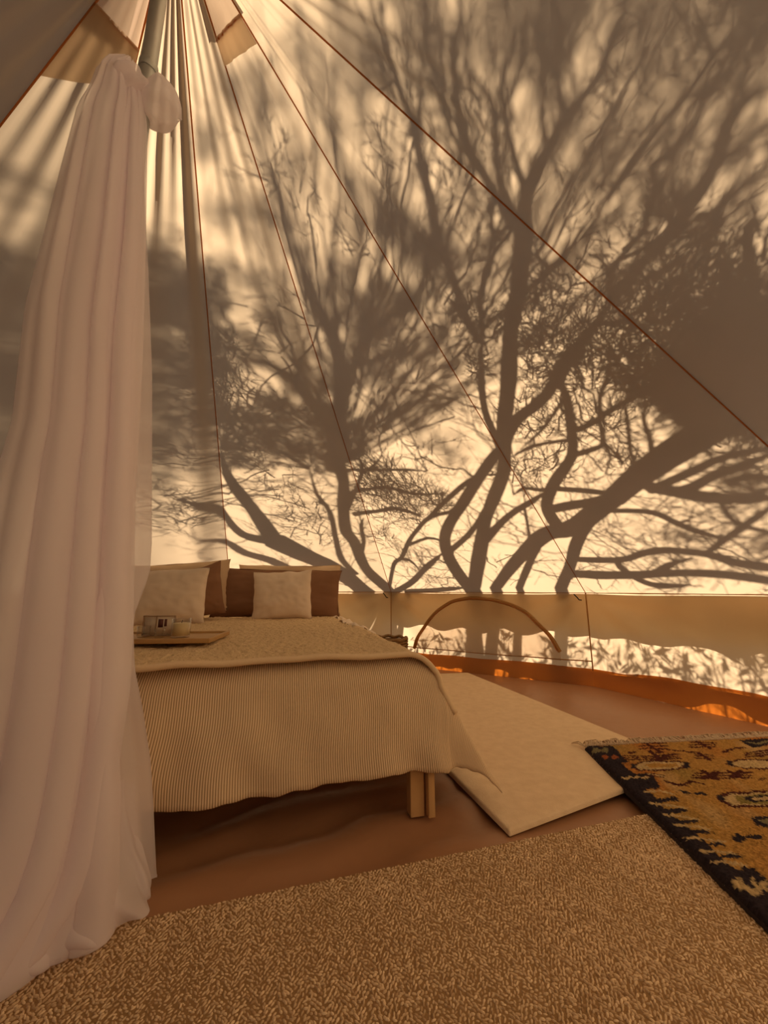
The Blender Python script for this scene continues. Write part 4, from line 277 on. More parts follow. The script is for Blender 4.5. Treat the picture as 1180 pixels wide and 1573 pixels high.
for i in range(12):                                  # eave valance hanging outside
    if i in (7, 8, 9): continue
    n = 57; V = []
    for j in range(9):
        for k in range(n):
            u = k/(n-1); t = j/8; q = facet_pt(i, u, 1.0); o = (q-CEN)/np.linalg.norm(q-CEN)
            wv = .022*math.sin(2*PI*4.5*u+i)+.02*nz(u*7, i*3.1)
            out = .01+.16*math.sin(t*1.2)+wv*t*1.1; dr = .02+.235*t+.04*t*t
            sc_ = .022*abs(math.sin(PI*u*5.5))*t**6
            V.append((q[0]+o[0]*out, q[1]+o[1]*out, WALL_H+.012-dr*.82-sc_))
    mesh('eave_valance', V, gridF(n, 9), M_VAL, roof)
# unseen skirt added outside to shade the groundsheet edge, gaps pass sun patches
for i in range(12):
    if i in (7, 8, 9): continue
    n = 61; V = []
    for j in range(4):
        for k in range(n):
            u = k/(n-1); q = facet_pt(i, u, 1.004+.008*j); zb_ = zbot(i, u)+.006; gap_ = {0: .075*math.exp(-((u-.48)/.16)**2), 1: .085*math.exp(-((u-.42)/.11)**2)}.get(i, 0); lo = max(-.02, gap_+.018+.10*nz(u*4.2, i*1.7, 8)+.03*nz(u*15, i))
            V.append((q[0], q[1], zb_+(lo-zb_)*j/3))
    mesh('shade_skirt', V, gridF(n, 4), M_FLAP, up)
# ------------------------------------------------------------------ canvas wall
def wall_pt(i, u, z, off=0.):
    q = facet_pt(i, u, 1.0); o = (CEN-q)/np.linalg.norm(CEN-q); hz = (WALL_H-z)/WALL_H
    e = min(1, 4*u*(1-u)*3)
    d = .014*e*nz(u*4+i*9, z*4, 1)*min(1, hz*5)+.010*e*nz(u*9+hz*5+i*3, z*6-u*3, 6)*min(1, hz*4)
    # pull lines fanning down from the corners
    for s in (0, 1):
        uu = u if s == 0 else 1-u; ang = math.atan2(hz*WALL_H, uu*1.6+1e-4); rr = math.hypot(hz*WALL_H, uu*1.6)
        d += .013*math.sin(ang*11+i+s)*math.exp(-((rr-.4)/.33)**2)*e
    if i % 12 == 2:                                  # slack bulge at the head of the bed
        d += .10*math.exp(-((u-.10)/.2)**2)*math.sin(PI*min(1, hz))*e+.025*math.sin(9*(u*1.5+hz))*math.sin(PI*min(1, hz))*e
    return np.array((q[0]+o[0]*(d+off), q[1]+o[1]*(d+off), z))
sides = {'back': (2, 3), 'right': (10, 11, 0, 1), 'left': (4, 5, 6), }
names = {'back': 'cream canvas tent wall behind the bed pillows', 'right': 'cream canvas tent wall on the sunny right side', 'left': 'cream canvas tent wall behind the sheer drape'}
ZB = .095
for sd, fs in sides.items():
    w = empty('wall_'+sd, (CEN[0], CEN[1], 0)); tag(w, names[sd], 'tent wall', kind='structure')
    for i in fs:
        nu_, nv_ = 57, 25; V = []
        for j in range(nv_):
            for k in range(nu_):
                u = k/(nu_-1); zb = zbot(i, u)
                V.append(wall_pt(i, u, zb+(WALL_H+.002-zb)*(1-j/(nv_-1))))
        mesh('wall_panel', V, gridF(nu_, nv_), M_CANVAS, w)
        v_, f_ = tubes([([wall_pt(i, 0, z, .006) for z in np.linspace(WALL_H, ZB, 8)], .0048)], 6); mesh('seam_webbing', v_, f_, M_TRIMTAPE, w)
        v_, f_ = tubes([([wall_pt(i, u, WALL_H-.002, .004) for u in np.linspace(0, 1, 30)], .003)], 5); mesh('eave_seam', v_, f_, M_TRIMTAPE, w)
        if i in (1, 2):
            v_, f_ = tubes([([wall_pt(i, u, .162-.01*math.sin(PI*u), .006) for u in np.linspace(0.0, .95, 30)], .0045)], 6); mesh('hem_webbing', v_, f_, M_TRIMTAPE, w)
        # little black toggle cord below the corner
        c = wall_pt(i, .035, WALL_H-.035, .012); s_ = wall_pt(i, .02, WALL_H-.05, .012)-c
        v_, f_ = tubes([([c+s_*-.8+np.array((0, 0, .012)), c, c+s_*.5+np.array((0, 0, -.012)), c+s_*1.2+np.array((0, 0, -.004))], .005)], 6); mesh('toggle', v_, f_, M_CORD, w)
# arched mesh window in the right wall
win = empty('window_1', (1.0, 3.5, .3)); tag(win, 'half round mesh window with brown tape in the low wall', 'window', kind='structure')
A_ = np.array(ARCH); ss = np.linspace(0, 1, 60); cu = np.concatenate([[0], np.cumsum(np.hypot(np.diff(A_[:, 0]*1.75), np.diff(A_[:, 1])))]); cu /= cu[-1]
AU, AZ2 = np.interp(ss, cu, A_[:, 0]), np.interp(ss, cu, A_[:, 1])
for _ in range(4):
    AU[1:-1] = (AU[:-2]+2*AU[1:-1]+AU[2:])/4; AZ2[1:-1] = (AZ2[:-2]+2*AZ2[1:-1]+AZ2[2:])/4
P = [wall_pt(1, u, min(z, .63), .012) for u, z in zip(AU, AZ2)]
def strap(P, w, th):                                 # flat webbing lying along a path on the wall
    P = np.array(P); T = np.gradient(P, axis=0); T /= np.linalg.norm(T, axis=1)[:, None]; q = COR[1]-COR[2]; n = np.cross(q, (0, 0, 1.)); n /= np.linalg.norm(n)
    if n@np.array((CEN[0]-1, CEN[1]-3.5, 0)) < 0: n = -n
    B = np.cross(T, n); V = []
    for k, (a_, b_) in enumerate(((-w, 0), (-w*.6, th), (w*.6, th), (w, 0))): V.append(P+B*a_+n*b_)
    V = np.stack(V, 1).reshape(-1, 3); return V, gridF(4, len(P), True)
v_, f_ = strap(P, .015, .006); mesh('arch_tape', v_, f_, M_TRIMTAPE, win)
v_, f_ = strap([p+(wall_pt(1, .5, .4, .02)-p)*.03 for p in P], .005, .011); mesh('zip', v_, f_, M_TAPE, win)
V = [];
for k in range(60):
    for j in range(9): V.append(wall_pt(1, AU[k], .150+(min(AZ2[k], .63)-.150)*j/8, .010))
mesh('mesh_screen', V, gridF(9, 60), M_MESH, win)
# unseen walls beside the doorway, modelled rolled up to let in more light
wf = empty('wall_front', (CEN[0], CEN[1], 0)); tag(wf, 'unseen canvas walls beside the doorway, rolled up to let in light', 'tent wall', kind='structure')
for i in (7, 9):
    v_, f_ = tubes([([wall_pt(i, u, WALL_H-.06+.012*nz(u*6, i), .01) for u in np.linspace(.01, .99, 30)], .055)], 12); mesh('rolled_wall', v_, f_, M_CANVAS, wf)
# doorway flaps rolled and tied back behind the camera
door = empty('door_1', (-.73, -2.1, 0)); tag(door, 'open tent doorway with rolled back canvas flaps', 'door', kind='structure')
for s in (0, 1):
    P = [COR[8+s]*(1-k)+(APEX+((COR[8]+COR[9])/2-APEX)*.30)*k for k in np.linspace(0, 1, 20)]
    P = [(COR[8+s][0], COR[8+s][1], z) for z in (.0, .3, .55)]+P
    v_, f_ = tubes([(P, .055)], 12); mesh('rolled_flap', v_, f_, M_CANVAS, door)

# ------------------------------------------------------------------ trees outside, whose shadows fall on the canvas
def spline(R_, per=.06):
    R_ = np.array(R_); n = len(R_)
    if n < 3: m = 8; return np.stack([np.interp(np.linspace(0, n-1, m), np.arange(n), R_[:, c]) for c in range(4)], 1)
    out = []
    for i in range(n-1):
        p0, p1, p2, p3 = R_[max(i-1, 0)], R_[i], R_[i+1], R_[min(i+2, n-1)]
        m = max(3, int(np.linalg.norm(p2[:3]-p1[:3])/per))
        for s in np.arange(m)/m:
            out.append(.5*((2*p1)+(-p0+p2)*s+(2*p0-5*p1+4*p2-p3)*s*s+(-p0+3*p1-3*p2+p3)*s**3))
    out.append(R_[-1]); out = np.array(out); out[:, 3] = np.maximum(out[:, 3], .002); return out
def segs(P0, P1, r0, r1):                            # many straight 3-sided twigs at once
    n = len(P0); D = P1-P0; D /= np.linalg.norm(D, axis=1)[:, None]+1e-9
    ref = np.where(abs(D[:, 2:3]) < .9, np.array([[0, 0, 1.]]), np.array([[1., 0, 0]])); N = np.cross(D, ref); N /= np.linalg.norm(N, axis=1)[:, None]; B = np.cross(D, N)
    V = np.zeros((n, 6, 3))
    for k in range(3):
        o = math.cos(2*PI*k/3)*N+math.sin(2*PI*k/3)*B; V[:, k] = P0+o*r0[:, None]; V[:, 3+k] = P1+o*r1[:, None]
    b = np.arange(n)[:, None]*6
    F = np.concatenate([b+np.array([[0, 1, 4, 3]]), b+np.array([[1, 2, 5, 4]]), b+np.array([[2, 0, 3, 5]])])
    return V.reshape(-1, 3), F
def unit(n): v = RNG.normal(size=(n, 3)); return v/np.linalg.norm(v, axis=1)[:, None]
tree_txt = ['many stemmed crooked tree outside casting the big right hand shadow', 'low leaning tree outside casting the shadow above the pillows', 'leafy tree farther outside casting the soft blurred shadows', 'low twiggy shrub outside the wall right of the mesh window', 'low twiggy shrub outside the wall at the mesh window']
for tr in range(5):
    rows = [spline(r) for t, e_, r in TREE if t == tr]; grounded = [e_ for t, e_, r in TREE if t == tr]
    root = empty('tree' if tr < 3 else 'shrub', (float(rows[0][0][0]), float(rows[0][0][1]), 0)); tag(root, tree_txt[tr], 'tree' if tr < 3 else 'shrub')
    tw0, tw1, ra, rb = [], [], [], []
    for r, to_ground in zip(rows, grounded):
        P, rad = r[:, :3], r[:, 3].copy()
        wob = np.array([nz(p[0]*5, p[1]*5, p[2]*5) for p in P]); rad = rad*(1+.18*wob)
        thick = rad[0] > .03
        if rad[-1] < .032: rad = rad*np.clip((1-np.linspace(0, 1, len(rad)))*3.2+.25, 0, 1)
        if to_ground:    # run the stem on down to the ground
            b0 = P[0]; d = P[0]-P[min(4, len(P)-1)]; d /= np.linalg.norm(d); k_ = np.linspace(1, 0, 12)[:-1]
            ext = np.array([b0+np.array((d[0]*.5*k*(b0[2])*.5, d[1]*.5*k*b0[2]*.5, -k*(b0[2]+.05))) for k in k_])
            P = np.concatenate([ext, P]); rad = np.concatenate([rad[0]*(1+.5*k_), rad])
        v_, f_ = tubes([(P, rad)], 8); mesh('stem' if tr > 2 else 'trunk' if thick else 'branch', v_, f_, M_BARK, root)
        # side twigs
        soft = tr == 2
        step = 2 if not soft else 3
        for k in range(1, len(r)-1, step):
            for _ in range(3 if rad[0] < .03 else 2):
                if RNG.random() < .35: continue
                p = r[k, :3]; tg = r[k+1, :3]-r[k-1, :3]; tg /= np.linalg.norm(tg)+1e-9
                d = tg*.7+unit(1)[0]*.8+np.array((0, 0, .25)); d /= np.linalg.norm(d); L = RNG.uniform(.10, .42)*(1.3 if soft else .8); rr = min(r[k, 3]*.5, RNG.uniform(.002, .006))
                m = 4; prev = p.copy()
                for s in range(m):
                    d = d+unit(1)[0]*.28; d /= np.linalg.norm(d); q = prev+d*L/m
                    tw0.append(prev); tw1.append(q); ra.append(rr*(1-s/m*.7)); rb.append(rr*(1-(s+1)/m*.7))
                    for _b in range(2):
                        e = d+unit(1)[0]*.9; e /= np.linalg.norm(e); tw0.append(q); tw1.append(q+e*RNG.uniform(.03, .11)); ra.append(rr*.4); rb.append(.0006)
                    prev = q
    lf = []
    for t, n, st, x, y, z, R_ in CLUMP:
        if t != tr: continue
        c = np.array((x, y, z)); n = int(n*1.0)
        # nearest traced branch gives the growth direction
        o = unit(n)*(RNG.random(n)**.37)[:, None]*R_*.75
        P0 = c+o; up = np.array((0, 0, .5)); d = unit(n)*.9+o/(R_+1e-6)*.8+up; d /= np.linalg.norm(d, axis=1)[:, None]
        L = RNG.uniform(.45, 1.05, n)*max(R_, .12)
        Pm = P0+d*L[:, None]*.5; d2 = d+unit(n)*.35; d2 /= np.linalg.norm(d2, axis=1)[:, None]; P1 = Pm+d2*L[:, None]*.5
        big = np.where(np.arange(n) % 7 == 0, 2.2, 1.0)
        for A_0, B_0, r0, r1 in ((P0, Pm, .0024*big, .0017*big), (Pm, P1, .0017*big, .0006*big)):
            tw0 += list(A_0); tw1 += list(B_0); ra += list(r0); rb += list(r1)
        for q in range(3):
            e = d+unit(n)*.8; e /= np.linalg.norm(e, axis=1)[:, None]; tw0 += list(Pm); tw1 += list(Pm+e*(L*RNG.uniform(.25, .7, n))[:, None]); ra += [.0014]*n; rb += [.0005]*n
        # twig running from the clump's middle to the nearest limb keeps the spray attached
        best = min(((np.linalg.norm(r[:, :3]-c, axis=1).min(), j) for j, r in enumerate(rows)))
        r = rows[best[1]]; kk = np.linalg.norm(r[:, :3]-c, axis=1).argmin(); a_, b_ = r[kk, :3], c; pr = a_
        for s in np.linspace(0, 1, 9)[1:]:
            q = a_*(1-s)+b_*s+unit(1)[0]*.04*math.sin(PI*s)*min(1, best[0]); tw0.append(pr); tw1.append(q); ra.append(.006); rb.append(.005); pr = q
        if st == 'l': lf.append((P1[::2] if soft else P1, R_)); lf.append((Pm[::2]+unit(n)[::2]*.03, R_))
    v_, f_ = segs(np.array(tw0), np.array(tw1), np.array(ra), np.array(rb))
    tag(mesh('twigs', v_, f_, M_BARK, root, smooth=False), kind='stuff')
    if lf:
        P = np.concatenate([a_ for a_, _ in lf]); n = len(P); s = RNG.uniform(.016, .034, n)*(1.5 if tr == 2 else 2.0 if tr > 2 else .8)
        u_ = unit(n); w_ = np.cross(u_, unit(n)); w_ /= np.linalg.norm(w_, axis=1)[:, None]
        V = np.stack([P-u_*s[:, None], P+w_*s[:, None]*.26+u_*s[:, None]*.1, P+u_*s[:, None], P-w_*s[:, None]*.26+u_*s[:, None]*.1], 1).reshape(-1, 3)
        tag(mesh('leaves', V, np.arange(n*4).reshape(n, 4), M_LEAF, root, smooth=False), kind='stuff')

# ------------------------------------------------------------------ centre pole and the sheer drape tied to it
pole = empty('tent_pole', (CEN[0], CEN[1], 0)); tag(pole, 'grey galvanised steel centre pole above the white sheer drape', 'pole')
v_, f_ = lathe([(0, .012), (.0245, .012), (.0245, 2.27), (.022, 2.275)], CEN[0], CEN[1], 0, 24); mesh('lower_tube', v_, f_, M_STEEL, pole)
v_, f_ = lathe([(.0255, 2.255), (.0265, 2.257), (.0265, 2.283), (.0255, 2.285)], CEN[0], CEN[1], 0, 24); mesh('collar', v_, f_, M_STEEL, pole)
v_, f_ = lathe([(.0225, 2.25), (.0225, 3.0), (.0, 3.0)], CEN[0], CEN[1], 0, 24); mesh('upper_tube', v_, f_, M_STEEL, pole)
v_, f_ = lathe([(.0, .013), (.05, .013), (.05, .018), (.03, .024), (.0, .024)], CEN[0], CEN[1], 0, 24); mesh('foot_plate', v_, f_, M_STEEL, pole)
LATV = np.array(LAT); FWD = np.array((LATV[1], -LATV[0], 0))       # sideways, and toward the middle of the floor
drape = empty('sheer_drape', (CEN[0], CEN[1], 0)); tag(drape, 'long white sheer curtain tied round the centre pole and pooling on the rug', 'curtain')
def dpt(s, dep, z): return np.array((CEN[0], CEN[1], 0))+LATV*s+FWD*dep+np.array((0, 0, z))
def sheet(Lt, Rt, nf, amp, dep0, bul, ph, nu=150, nv=70, z1=2.224, puddle=.08, zf=.017, shrink=1.):
    V = []; zs = np.concatenate([np.linspace(z1, z1-.2, 10), np.linspace(z1-.23, .09, nv-18), np.linspace(.075, zf, 8)])
    rows_ = [(z, 0., 0.) for z in zs]+[(zf, puddle, k/9) for k in range(1, 10)]
    for z, ext, q_ in rows_:
        L_, R_ = interp(Lt, z), interp(Rt, z)
        low = max(0, (.35-z)/.35); L_ -= .10*low**2
        g_ = min(1, (2.26-z)/.5); gd = min(1, .25+(2.26-z)/.7)
        for k in range(nu):
            u = k/(nu-1)
            w = u
            for q, (nn, aa) in enumerate(((nf, amp), (nf*1.7, amp*.45), (nf*.55, amp*.8))):
                w += aa*math.sin(2*PI*nn*u+ph+q*1.9+z*(.5+.3*q)+.6*nz(u*3, z*1.2, ph+q))*min(1, 5*u, 5*(1-u))
            s = L_+(R_-L_)*w
            dep = dep0*gd+bul*gd*math.sqrt(max(0, 1-(2*u-1)**2))
            dep += gd*(.014*math.cos(2*PI*nf*u+ph+z*.9)+.006*math.cos(2*PI*nf*1.7*u+ph+1.9+z*1.3)+.012*nz(u*4, z*2.0, ph))
            dep += low*.05*(1-u*.4)
            if ext > 0:
                wv = .55+.9*abs(nz(u*4, ph, 2))+.35*nz(u*11, ph, 7); ar = q_*PI*1.15
                s += ext*(u-.42)*1.5*wv*math.sin(ar*.72); dep += ext*1.15*wv*math.sin(ar*.72)
            zz = z+(.014*nz(u*8, z*14+q_*2, ph+4) if z < .15 else 0)+(ext*.62*(1-math.cos(q_*2*PI))*.5*(1-.3*q_) if ext else 0); V.append(dpt(s, dep, max(zz, zf)))
    return V, gridF(nu, len(rows_))
v_, f_ = sheet(TL, TA, 4.4, .040, .030, .075, .4, puddle=.0); mesh('front_layer', v_, f_, M_SHEER, drape)
v_, f_ = sheet(TL, TB, 3.2, .020, -.045, -.01, 2.1, z1=2.19, puddle=.0); mesh('rear_layer', v_, f_, M_SHEER, drape)
TI = [(a_[0]*.5+.0, a_[1]) for a_ in TL]; TJ = [(a_[0]*.62+.01, a_[1]) for a_ in TB]
v_, f_ = sheet(TI, TJ, 2.6, .04, .050, .035, 4.4, z1=2.19, puddle=.0); mesh('middle_layer', v_, f_, M_SHEER, drape)
# lower fold: the hem sweeping round in front and bagging on the floor
us_ = np.array((0, .2, .42, .62, .8, 1.)); bs, bd = (.232, .215, .145, .045, -.06, -.24), (.0, .070, .105, .108, .105, .10)
ts_, td = (.190, .150, .095, .02, -.08, -.22), (-.070, -.030, .045, .06, .07, .075); tz = (.20, .24, .22, .18, .15, .14)
V = []
for j in range(34):
    for k in range(130):
        u = k/129; v = j/33; a_ = v**1.5; s_ = np.interp(u, us_, ts_)*(1-a_)+np.interp(u, us_, bs)*a_; d_ = np.interp(u, us_, td)*(1-a_)+np.interp(u, us_, bd)*a_
        z_ = np.interp(u, us_, tz)*(1-v)**1.15+.017; bag = math.sin(PI*min(1, v**3*1.0))*.018
        fo = (.010*math.sin(2*PI*(5.5*u+.8*v)+2*nz(u*3, v))+.012*nz(u*6, v*2.5, 3))*min(1, 6*u, 4*(1-u)+.3)
        V.append(dpt(s_+fo*.4+bag*.4*(u < .4)*(1-u/.4), d_+fo+bag, max(.017, z_+.010*nz(u*9, v*5, 8)*(v > .5))))
mesh('lower_fold', V, gridF(130, 34), M_SHEER, drape)
# knot wound round the pole and the puffed loose end
V = []
for j in range(17):
    for k in range(36):
        th = 2*PI*k/36; v = j/16; rr = .030+.020*math.sin(PI*v)+.006*math.sin(5*th+6*v)+.004*nz(th*2, v*4)
        V.append(dpt(-.045+.018*v+rr*math.cos(th)*1.05, .012+rr*math.sin(th), 2.085+.10*v+.012*math.sin(th)))
mesh('knot', V, gridF(36, 17, True), M_SHEER, drape)
V = []
for j in range(25):
    v = j/24; half = (.078*math.sqrt(max(0, 1-(2*v-1)**2))*min(1, .30+v*2.2)+.004)
    for k in range(48):
        th = 2*PI*k/48; pl = 1+.09*math.sin(7*th+2*v)*(1-v*.6)+.10*nz(th*1.4, v*3, 5)
        V.append(dpt(-.022+.118*v+.006*math.cos(th), .020+half*.62*pl*math.sin(th), 2.152-.004*v+half*pl*math.cos(th)-.012*v*v))
mesh('loose_end', V, gridF(48, 25, True), M_SHEER, drape)

# ------------------------------------------------------------------ bed
BO = np.array((.13, 1.45)); BX = np.array((.968, .25)); BY = np.array((-.25, .968)); BYAW = math.atan2(.25, .968); BW, BL, T = 1.5, 2.25, .445
def bw(x, y, z): q = BO+BX*x+BY*y; return (q[0], q[1], z)
def bbox(x, y, z, sx, sy, sz, **k): q = bw(x, y, z); return box(q[0], q[1], z, sx, sy, sz, BYAW, **k)
bed = empty('bed', bw(-.75, 1.0, 0)); tag(bed, 'low pine double bed frame under the striped duvet', 'bed')
for x, y in ((-.012, -.055), (-BW+.012, -.055), (-.012, BL-.03), (-BW+.012, BL-.03)):
    sg = -1 if x > -.5 else 1
    lg = mesh('leg', *bbox(x+sg*.030, y+.012, .10, .046, .042, .20, bev=.003), M_PINE, bed)
    mesh('leg_board', *bbox(x-sg*.006+.004, y-.004, .10, .022, .052, .195, bev=.003), M_PINE, lg)
for x in (-.06, -BW+.06): mesh('side_rail', *bbox(x, 1.08, .25, .03, BL-.06, .07), M_PINE, bed)
for y in (.06, BL-.06): mesh('end_rail', *bbox(-BW/2, y, .25, BW-.15, .03, .07), M_PINE, bed)
for k in range(12): mesh('slat', *bbox(-BW/2, .1+k*.18, .262, BW-.09, .07, .016, bev=.002, seg=1), M_PINE, bed)
mt = mesh('mattress', *bbox(-BW/2, 1.08, .352, BW-.02, BL-.1, .16, bev=.035, seg=4), M_CREAMC); tag(mt, 'cream mattress on the bed frame beneath the duvet', 'mattress')
def over(l, r, fl):                                  # cloth passing over an edge: (outward, drop)
    if l <= 0: return 0., 0.
    if l < r*PI/2: return r*math.sin(l/r), r*(1-math.cos(l/r))
    e = l-r*PI/2; return r+e*fl, r+e*math.sqrt(1-fl*fl)
def drape_pt(sx, sy, off, x0=.05, y0=-.03, flx=.46, fly=.30):
    rr = .075+off
    ox, dx = over(sx-x0+rr, rr, flx); oy, dy = over(-(sy-y0)+rr, rr, fly)
    lx, dl = over(-(sx+BW)+rr, rr, flx)
    x = min(max(sx, -BW+rr), x0-rr)+ox-lx; y = max(sy, y0+rr)-oy
    dz = (dx**4+dy**4+dl**4)**.25; cf = min(dx, dy)
    x += cf*.10; y -= cf*.06
    return x, y, T+off-dz, dz
nu_, nv_ = 210, 110; V = []; UV = []
for j in range(nv_):
    for k in range(nu_):
        sx = -BW-.30+(BW+.71)*k/(nu_-1); sy = -.37+1.45*j/(nv_-1)
        hem = 0
        if sy < -.335: hem = (-.335-sy)/.035
        x, y, z, dz = drape_pt(sx, max(sy, -.335+0*hem), .02)
        crown = .012*nz(sx*2.6, sy*2.6, 3)+.006*nz(sx*7, sy*7, 8)
        if dz < .05: z += crown
        f = min(1, dz/.15)
        y -= f*(.012*nz(sx*9+z*3, z*6, 4)*f+.022*nz(sx*3.2, z*2.2, 1)+.012*math.sin(sx*17+3*nz(sx*3, 0))*f*max(0, dz-.12)*4*(1 if sx > -.9 else .4)); x += f*.012*nz(sy*5, z*4, 2)
        puff = .020*math.sin(PI*min(1, max(0, (-sy)/.335)))*(sy < 0); y -= puff
        z += f*f*(.022*nz(sx*3.1, 7.7)-.030*max(0, min(1, (-.4-sx)/.9))*0+.009*nz(sx*11, 2.2)+.006*nz(sx*22, 5.2))
        y += hem*.022; z += hem*hem*.014
        V.append(bw(x, y, z)); UV.append((sx, sy))
def stripe_mat():
    m = mat('striped_seersucker', (.6, .5, .4), .95, None, spec=.1); n = m.node_tree.nodes; l = m.node_tree.links; b = n['Principled BSDF']
    tc = n.new('ShaderNodeTexCoord'); wv = n.new('ShaderNodeTexWave'); wv.bands_direction = 'X'; wv.inputs['Scale'].default_value = 2*PI/20/.0068; wv.inputs['Distortion'].default_value = 0
    l.new(tc.outputs['UV'], wv.inputs['Vector']); cr = n.new('ShaderNodeValToRGB'); e = cr.color_ramp.elements
    e[0].position = .30; e[0].color = (.46, .32, .18, 1); e[1].position = .62; e[1].color = (.88, .70, .49, 1)
    l.new(wv.outputs['Fac'], cr.inputs[0]); l.new(cr.outputs[0], b.inputs['Base Color'])
    bp = n.new('ShaderNodeBump'); bp.inputs['Strength'].default_value = .35; bp.inputs['Distance'].default_value = .002; l.new(wv.outputs['Fac'], bp.inputs['Height']); l.new(bp.outputs[0], b.inputs['Normal']); return m
tag(mesh('duvet', V, gridF(nu_, nv_), stripe_mat(), uv=UV), 'fine striped beige duvet hanging over the foot of the bed', 'duvet')
# fleece throw
thr = empty('throw_blanket', bw(-.75, .9, T)); tag(thr, 'cream curly fleece throw over the bed with a stitched hem', 'blanket')
nu_, nv_ = 340, 300; V = []
def thr_pt(sx, sy, off):
    x, y, z, dz = drape_pt(sx, sy, off, y0=-.3)
    if dz < .05: z += .012*nz(sx*2.6, sy*2.6, 3)+.006*nz(sx*7, sy*7, 8)
    else: x += .010*nz(sy*6, z*4)
    return x, y, z
def fr_edge(sx): return -.012-.055*max(0, (-.35-sx))*.9+.012*nz(sx*3, 5)-.30*max(0, sx-.0)**1.0
for j in range(nv_):
    for k in range(nu_):
        sx = -BW-.1+(BW+.1+.20)*k/(nu_-1); e = fr_edge(sx); sy = e+(1.95-e)*j/(nv_-1)
        x, y, z = thr_pt(sx, sy, .034); curl = .006*nz(sx*38, sy*38, 1)+.004*nz(sx*75, sy*75, 2)
        V.append(bw(x, y, z+curl))
mesh('fleece', V, gridF(nu_, nv_), M_FLEECE, thr)
P = []
for k in range(120):
    sx = -BW-.1+(BW+.1+.20)*k/119; x, y, z = thr_pt(sx, fr_edge(sx)-.004, .032); P.append(bw(x, y, z))
v_, f_ = tubes([(P, .010)], 10); mesh('hem', v_, f_, M_HEM, thr)
# crumpled white sheet showing at the far side edge
V = []
for j in range(40):
    for k in range(14):
        y = 1.0+.95*j/39; v = k/13; x = -.08+.16*v; z = T+.03-.10*v*v*(.6+.4*nz(y*4, 1))+.030*abs(nz(y*7, v*3, 2))+.012*nz(y*15, v*6)
        V.append(bw(x+.03*nz(y*6, 3), y, z))
tag(mesh('bed_sheet', V, gridF(14, 40), M_WHITEC), 'crumpled white sheet edge beside the throw at the far side of the bed', 'sheet')
# pillows
def pillow(name, label, cat, m, c, w, h, th, yaw, lean, roll=0., seed=0, flop=0., group=None, flange=0.):
    n = 29; V = []
    cy, sy_ = math.cos(yaw), math.sin(yaw); cl, sl_ = math.cos(lean), math.sin(lean); cr_, sr_ = math.cos(roll), math.sin(roll)
    for side in (1, -1):
        for j in range(n):
            for k in range(n):
                u, v = -1+2*k/(n-1), -1+2*j/(n-1)
                ex = 1-.055*(1-v*v)*0; pin = 1-.07*(1-abs(v)**2.5)*0
                x = u*w/2*(1-.05*(1-abs(v)**3)); z = v*h/2*(1-.05*(1-abs(u)**3))
                bulge = max(0, (1-abs(u)**2.6))**.55*max(0, (1-abs(v)**2.6))**.55
                y = side*th/2*bulge*(1-.25*v)+.010*nz(u*2.4+seed, v*2.4, side)+(.007*nz(u*6+seed, v*6, side*2)+.005*math.sin(9*math.atan2(v+.9, u+.9*(1 if seed % 2 else -1))+seed)*math.exp(-math.hypot(v+.9, abs(u)-.9)*1.6))*(1 if bulge > .02 else .0)
                z += flop*.06*(u*u-.5)*(v > 0)*v+.008*nz(u*3, v*3, seed)*(abs(v) > .5); x += .006*nz(v*3, seed)
                x, z = x*cr_-z*sr_, x*sr_+z*cr_
                yy = y*cl+z*sl_; zz = z*cl-y*sl_
                V.append((x*cy-yy*sy_, x*sy_+yy*cy, zz))
    V = np.array(V); V[:, 2] -= np.percentile(V[:, 2], 1.5); V += np.array(c)
    F = gridF(n, n); F2 = F[:, ::-1]+n*n
    o = mesh(name, V, np.concatenate([F, F2]), m); bmx = bmesh.new(); bmx.from_mesh(o.data); bmesh.ops.remove_doubles(bmx, verts=bmx.verts, dist=.0012); bmx.to_mesh(o.data); bmx.free()
    return tag(o, label, cat, group)
ZP = T+.032
pillow('pillow', 'cream bed pillow behind the long brown pillow', 'pillow', M_CREAMC, (-.83, 3.47, ZP), .90, .45, .15, .10, .22, 0, 1)
pillow('pillow', 'cream pillow standing behind the white cushion nearest the drape', 'pillow', M_CREAMC, (-1.58, 3.09, ZP), .74, .43, .15, .33, .20, .10, 2)
pillow('pillow', 'long brown linen pillow behind the small white cushion', 'pillow', M_BROWN, (-.865, 3.255, ZP-.005), 1.03, .40, .15, .10, .16, -.02, 3)
pillow('pillow', 'brown linen pillow tilted between the two white cushions', 'pillow', M_BROWN, (-1.42, 2.86, ZP-.005), .50, .38, .15, .38, .20, .16, 4, .6)
pillow('cushion', 'small white cushion leaning on the long brown pillow', 'cushion', M_WHITEC, (-.765, 3.01, ZP), .44, .37, .13, .12, .22, .05, 5)
pillow('cushion', 'white cushion beside the drape behind the tray', 'cushion', M_WHITEC, (-1.40, 2.58, ZP), .48, .37, .14, .22, .25, .04, 6)
